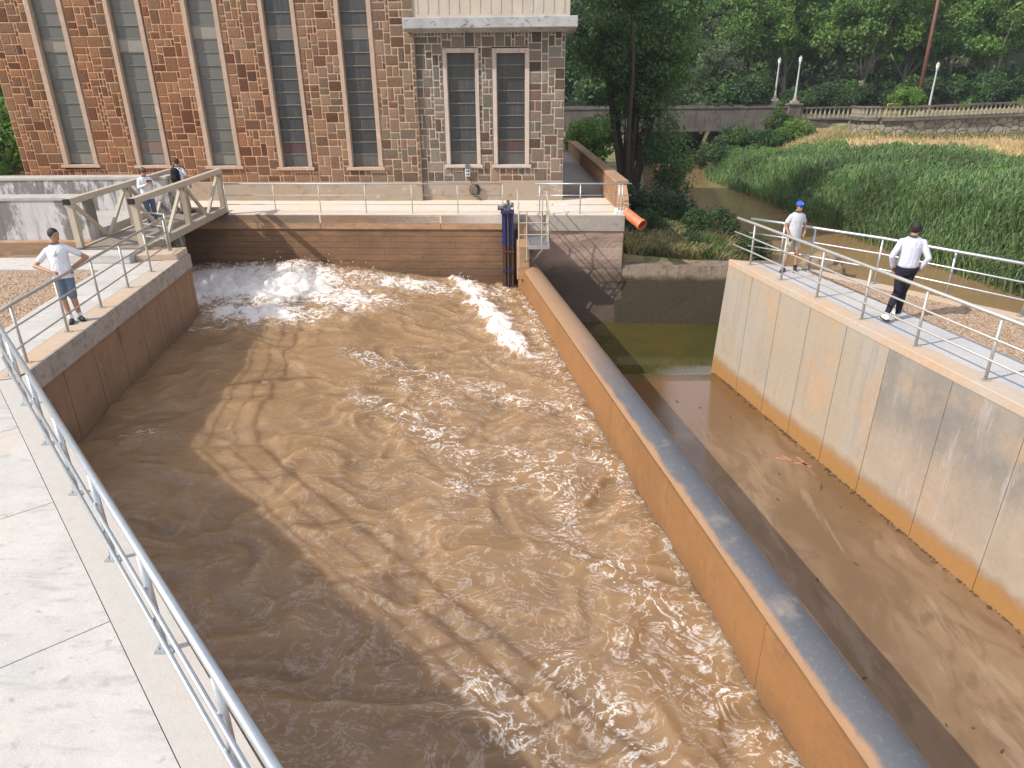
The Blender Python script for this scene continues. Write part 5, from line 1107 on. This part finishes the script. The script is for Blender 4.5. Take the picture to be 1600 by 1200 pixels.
    for s in 'LR':
        if legs=='long': legf(bm,s,1.12,.97,1.25)
        else:
            H_,K_=J['hip'+s],J['kn'+s]; capsule(bm,H_,K_.lerp(H_,.02 if legs=='knee' else .22),.094*k,.078*k)
    fuse('trousers' if legs=='long' else 'shorts',bm,trou,t,.012,4)
    if not untuck:
        bm=B(); loft(bm,[(hips+upv*.045*k,Xh*.168*k,Yh*.122*k),(hips+upv*.078*k,Xh*.166*k,Yh*.121*k)],24); obj('belt',bm,Mt['black'],t,smooth=True)
    # --- shoes
    for s in 'LR':
        A_=J['ank'+s]; T_=J['toe'+s]; d_=(T_-Vector((A_.x,A_.y,T_.z))); d_.normalize(); heel=Vector((A_.x,A_.y,T_.z))-d_*.035*k
        bm=B(); capsule(bm,heel+Vector((0,0,.03*k)),T_+Vector((0,0,.022*k)),.045*k,.04*k,flat=1.,side=d_.cross(hu)); capsule(bm,heel+Vector((0,0,.03*k)),A_+Vector((0,0,-.03*k)),.046*k,.046*k)
        fuse('shoe',bm,shoe,t,.01,2)
        bm=B(); sd_=d_.cross(hu); hexa(bm,[heel-d_*.05*k-sd_*.038*k-hu*.02*k,T_+d_*.04*k-sd_*.04*k-hu*.02*k,T_+d_*.04*k+sd_*.04*k-hu*.02*k,heel-d_*.05*k+sd_*.038*k-hu*.02*k],[heel-d_*.05*k-sd_*.038*k,T_+d_*.04*k-sd_*.04*k,T_+d_*.04*k+sd_*.04*k,heel-d_*.05*k+sd_*.038*k]); obj('sole',bm,Mt['black'] if sock!='white' else Mt['black'],t)
        if sock: bm=B(); capsule(bm,A_,A_+(J['kn'+s]-A_).normalized()*.06*k,.045*k,.047*k); obj('sock',bm,sock_m if sock=='white' else Mt['black'],t,smooth=True)
    # --- hair or cap
    if hair:
        bm=B(); ball(bm,hc-face*.012*k+hu*.02*k,.101*k,(.88,.98,1.12),rot,20,14)
        cut=hc+face*.045*k; 
        geom=bm.verts[:]+bm.edges[:]+bm.faces[:]; bmesh.ops.bisect_plane(bm,geom=geom,plane_co=hc+face*.048*k+hu*.03*k,plane_no=(face-hu*.75).normalized(),clear_outer=True)
        geom=bm.verts[:]+bm.edges[:]+bm.faces[:]; bmesh.ops.bisect_plane(bm,geom=geom,plane_co=hc-hu*.085*k-face*.03*k,plane_no=(-hu+face*.35).normalized(),clear_outer=True)
        for v in bm.verts: v.co+=(v.co-hc).normalized()*.008*noise.noise(v.co*45)
        obj('hair',bm,hair,t,smooth=True)
    if cap:
        bm=B(); ball(bm,hc+hu*.035*k-face*.004*k,.106*k,(.86,1.0,.98),rot,20,14)
        geom=bm.verts[:]+bm.edges[:]+bm.faces[:]; bmesh.ops.bisect_plane(bm,geom=geom,plane_co=hc+hu*.035*k,plane_no=-hu,clear_outer=True)
        c_=obj('cap',bm,cap,t,smooth=True)
        bm=B(); vs_=[]
        for i in range(9):
            a=-1.15+2.3*i/8; vs_.append((hc+hu*.037*k+hx*sin(a)*.082*k+face*cos(a)*.095*k,hc+hu*(.03-.012*cos(a))*k+hx*sin(a)*.085*k+face*(cos(a)*.095+.072*max(0,cos(a*1.3)))*k))
        v1=[bm.verts.new(a) for a,b_ in vs_]; v2=[bm.verts.new(b_) for a,b_ in vs_]
        for i in range(8): bm.faces.new((v1[i],v1[i+1],v2[i+1],v2[i]))
        bmesh.ops.solidify(bm,geom=bm.faces[:],thickness=.006); obj('brim',bm,cap,c_,smooth=True)
    if shades:
        bm=B()
        for s_ in (-1,1): ball(bm,hc+face*.09*k+hx*s_*.033*k+hu*.012*k,.028*k,(1,.25,.75),rot,12,8)
        beam(bm,hc+face*.095*k-hx*.01+hu*.018*k,hc+face*.095*k+hx*.01+hu*.018*k,.006,.006); obj('sunglasses',bm,Mt['black'],t,smooth=True)
    return t,J
sock_m=plain('white_sock',(.75,.75,.76),.9)
W_=cloth('white_cotton',(.74,.75,.79)); Wg=cloth('pale_grey_cotton',(.56,.57,.62)); Wl=cloth('pale_lilac_shirt',(.60,.61,.72))
DN=cloth('washed_denim',(.15,.20,.26),14,.4); DN2=cloth('blue_jeans',(.10,.13,.2),14,.4); NV=cloth('dark_navy_cloth',(.022,.022,.035),9,.4); KH=cloth('khaki_cloth',(.26,.22,.16),9,.4); KG=cloth('grey_beige_cloth',(.42,.40,.35),9,.5)
HB=plain('black_hair',(.014,.011,.01),.6,sc=60,bst=.6); HBr=plain('dark_brown_hair',(.035,.02,.013),.6,sc=60,bst=.6)
SHg=plain('dark_shoe',(.04,.04,.045),.6); SHw=plain('white_shoe',(.72,.70,.64),.6)
V3=Vector
def frame(c,f,k):
    """local builder: c = ground point, f = heading angle (0 = facing +Y away), returns function mapping (right, forward, up)"""
    fx=V3((cos(f),sin(f),0)); fy=V3((-sin(f),cos(f),0)); c=V3(c)
    return lambda r,fw,u:c+fx*r*k+fy*fw*k+V3((0,0,u*k))
def stand(c,f,k,**o):
    L=frame(c,f,k)
    d=dict(hipL=(-.09,0,.93),hipR=(.09,0,.93),knL=(-.10,.02,.50),knR=(.10,.02,.50),ankL=(-.11,-.02,.085),ankR=(.11,-.02,.085),toeL=(-.13,.13,.03),toeR=(.13,.13,.03),shL=(-.185,0,1.45),shR=(.185,0,1.45),elL=(-.24,-.02,1.17),elR=(.24,-.02,1.17),wrL=(-.24,.08,.94),wrR=(.24,.08,.94),handL=(-.24,.1,.85),handR=(.24,.1,.85),head=(0,.02,1.64)); d.update(o)
    J={a:L(*b) for a,b in d.items()}
    return J,L
dirv=lambda f:V3((-sin(f),cos(f),0))
# man leaning on the rail, faces the camera, head turned to image right
f=R(180+22); J,L=stand((-8.52,13.05,0),f,1.0,hipL=(-.09,-.02,.95),hipR=(.09,-.02,.95),knL=(-.085,.03,.5),knR=(.085,.06,.5),ankL=(-.11,0,.085),ankR=(.03,.10,.085),toeL=(-.17,.12,.03),toeR=(.02,.25,.03),shL=(-.19,-.06,1.46),shR=(.19,-.10,1.42),elL=(-.46,-.06,1.2),elR=(.40,.0,1.12),wrL=(-.13,-.05,1.0),wrR=(.13,.22,1.04),handL=(-.08,-.1,.95),handR=(.04,.26,1.03),head=(-.03,-.03,1.665))
J['palmL']=V3((0,0,-1)); J['palmR']=V3((0,0,-1))
tt,J=person('man in white polo and denim shorts leaning on the far left railing',J,V3((.93,-.32,-.05)),W_,DN,SHg,'short','knee',HB,sock='white')
gl=link('glasses',None)
gl.location=J['shL'].lerp(J['shR'],.45)+V3((0,-.14,-.12)); tag(gl,'folded glasses hanging from the white polo of the leaning man','glasses')
for s_ in (-1,1):
    bm=B(); c=gl.location; pts=[c+V3((.022*s_+.02*cos(a),-.012,.016*sin(a)-.02)) for a in np.linspace(0,2*pi,13)]; tube(bm,pts,.0035,5); obj('lens_rim',bm,Mt['black'],gl)
bm=B(); tube(bm,[gl.location+V3((.04,-.01,-.02)),gl.location+V3((.03,0,.07))],.003,5); obj('temple',bm,Mt['black'],gl)
# photographer on the footbridge, faces image right / camera, holds a phone
f=R(180+48); J,L=stand((-10.85,21.5,.22),f,.97,elL=(-.25,.10,1.2),elR=(.25,.10,1.2),wrL=(-.07,.30,1.30),wrR=(.09,.30,1.29),handL=(-.03,.36,1.35),handR=(.05,.36,1.34),head=(0,.05,1.64))
J['palmL']=L(.5,0,0)-L(0,0,0); J['palmR']=L(-.5,0,0)-L(0,0,0)
tt,J=person('man in white shirt and dark cap photographing on the footbridge',J,dirv(f)+V3((0,0,-.15)),W_,DN2,SHw,'long','long',HBr,plain('olive_cap_cloth',(.09,.085,.07),.9),True,k=.97)
h=(J['handL']+J['handR'])/2+V3((0,0,.04)); t=thing('smartphone','black smartphone held up by the man on the footbridge','smartphone',tuple(h))
bm=B(); d_=dirv(f); s_=V3((0,0,1)).cross(d_); hexa(bm,[h+s_*a*.075+V3((0,0,b_*.037))-d_*.004 for a,b_ in ((-1,-1),(1,-1),(1,1),(-1,1))],[h+s_*a*.075+V3((0,0,b_*.037))+d_*.004 for a,b_ in ((-1,-1),(1,-1),(1,1),(-1,1))]); obj('case',bm,Mt['black'],t)
bm=B(); ball(bm,h+d_*.006+s_*.05+V3((0,0,.018)),.009); obj('camera_lens',bm,Mt['gear'],t)
# young man walking away with the backpack
f=R(-12); J,L=stand((-10.75,23.6,.22),f,.99,ankL=(-.11,-.05,.085),ankR=(.10,.12,.085),toeR=(.12,.27,.03),toeL=(-.12,.1,.03),elR=(.27,-.02,1.18),wrR=(.27,.08,.96),handR=(.27,.11,.87))
tt,J=person('man with black backpack seen from behind at the far end of the footbridge',J,V3((.65,.75,-.35)),W_,KH,SHg,'short','long',HBr,k=.99)
c=L(0,-.19,1.25); t=thing('backpack','black backpack on the back of the man leaving the footbridge','backpack',tuple(c))
d_=dirv(f); s_=V3((cos(f),sin(f),0)); bm=B(); loft(bm,[(c+V3((0,0,-.25)),s_*.12,d_*.07),(c+V3((0,0,-.2)),s_*.155,d_*.10),(c,s_*.16,d_*.11),(c+V3((0,0,.17)),s_*.14,d_*.09),(c+V3((0,0,.24)),s_*.08,d_*.05)]); fuse('bag',bm,cloth('black_nylon',(.015,.015,.017)),t,.012,3)
bm=B(); q0=c-d_*.10-V3((0,0,.06)); loft(bm,[(q0+V3((0,0,-.1)),s_*.11,d_*.03),(q0+V3((0,0,-.02)),s_*.12,d_*.045),(q0+V3((0,0,.08)),s_*.1,d_*.03)]); fuse('front_pocket',bm,cloth('black_nylon_pocket',(.02,.02,.022)),t,.012,2)
for sg in (-1,1):
    bm=B(); tube(bm,[c+s_*.1*sg+d_*.08+V3((0,0,.2)),c+s_*.13*sg+d_*.2+V3((0,0,.275)),c+s_*.14*sg+d_*.33+V3((0,0,.18)),c+s_*.16*sg+d_*.3+V3((0,0,-.08)),c+s_*.14*sg+d_*.08+V3((0,0,-.2))],.016,8); obj('strap',bm,Mt['black'],t)
# man with the blue cap
f=R(180+12); kk=.93; J,L=stand((6.62,16.35,0),f,kk,hipL=(-.09,0,.92),hipR=(.09,0,.92),ankL=(-.15,.02,.085),ankR=(.15,-.02,.085),knL=(-.13,.02,.5),knR=(.13,.0,.5),toeL=(-.05,.15,.03),toeR=(.27,.08,.03),shL=(-.19,0,1.44),shR=(.19,0,1.44),elL=(-.27,-.04,1.18),elR=(.26,-.05,1.18),wrL=(-.20,.12,.98),wrR=(.22,.08,.98),handL=(-.14,.16,.92),handR=(.20,.13,.90),head=(-.01,.03,1.63))
bc=plain('royal_blue_cap',(.015,.09,.62),.7); tt,J=person('older man with blue cap, grey polo and shorts on the right walkway',J,V3((.25,-.95,-.05)),Wg,KG,SHg,'short','short',HBr,bc,True,k=kk,sock='grey')
capo=[c for c in tt.children if c.name.startswith('cap')][0]
bm=B(); hc=J['head']; fd=V3((.25,-.95,0)).normalized(); hx=fd.cross(V3((0,0,1))); c=hc+fd*.093+V3((0,0,.075)); 
vv=[bm.verts.new(c+hx*a*kk+V3((0,0,b_*kk))+fd*(-b_*.35+.004)) for a,b_ in ((-.028,-.012),(.028,-.012),(.0,.032))]; bm.faces.new(vv); bmesh.ops.solidify(bm,geom=bm.faces[:],thickness=.003); obj('badge',bm,Mt['whitecollar'],capo)
c=J['handR']+V3((0,-.03,-.05)); bm=B(); ball(bm,c,.028,(1,.7,1.6)); bo=obj('handheld_pouch',bm,Mt['black'],smooth=True,base=tuple(c)); tag(bo,'small black object held by the man in the blue cap','pouch')
# man walking away on the right walkway, dark trousers, hands in pockets
f=R(-18); J,L=stand((7.35,12.75,0),f,1.03,hipL=(-.09,0,.95),hipR=(.09,0,.95),knL=(-.07,-.02,.52),knR=(.03,.08,.51),ankL=(-.22,-.28,.17),ankR=(.02,.02,.085),toeL=(-.25,-.20,.06),toeR=(-.01,.17,.03),elL=(-.30,-.10,1.17),elR=(.29,-.08,1.17),wrL=(-.24,.0,.95),wrR=(.22,.03,.95),handL=(-.19,.06,.89),handR=(.18,.08,.89),shL=(-.20,0,1.47),shR=(.20,0,1.47),head=(.0,.02,1.66))
tt,J=person('man in pale shirt and dark trousers walking away on the right walkway',J,V3((.15,.98,-.05)),Wl,NV,SHw,'long','long',HB,k=1.03,untuck=False)
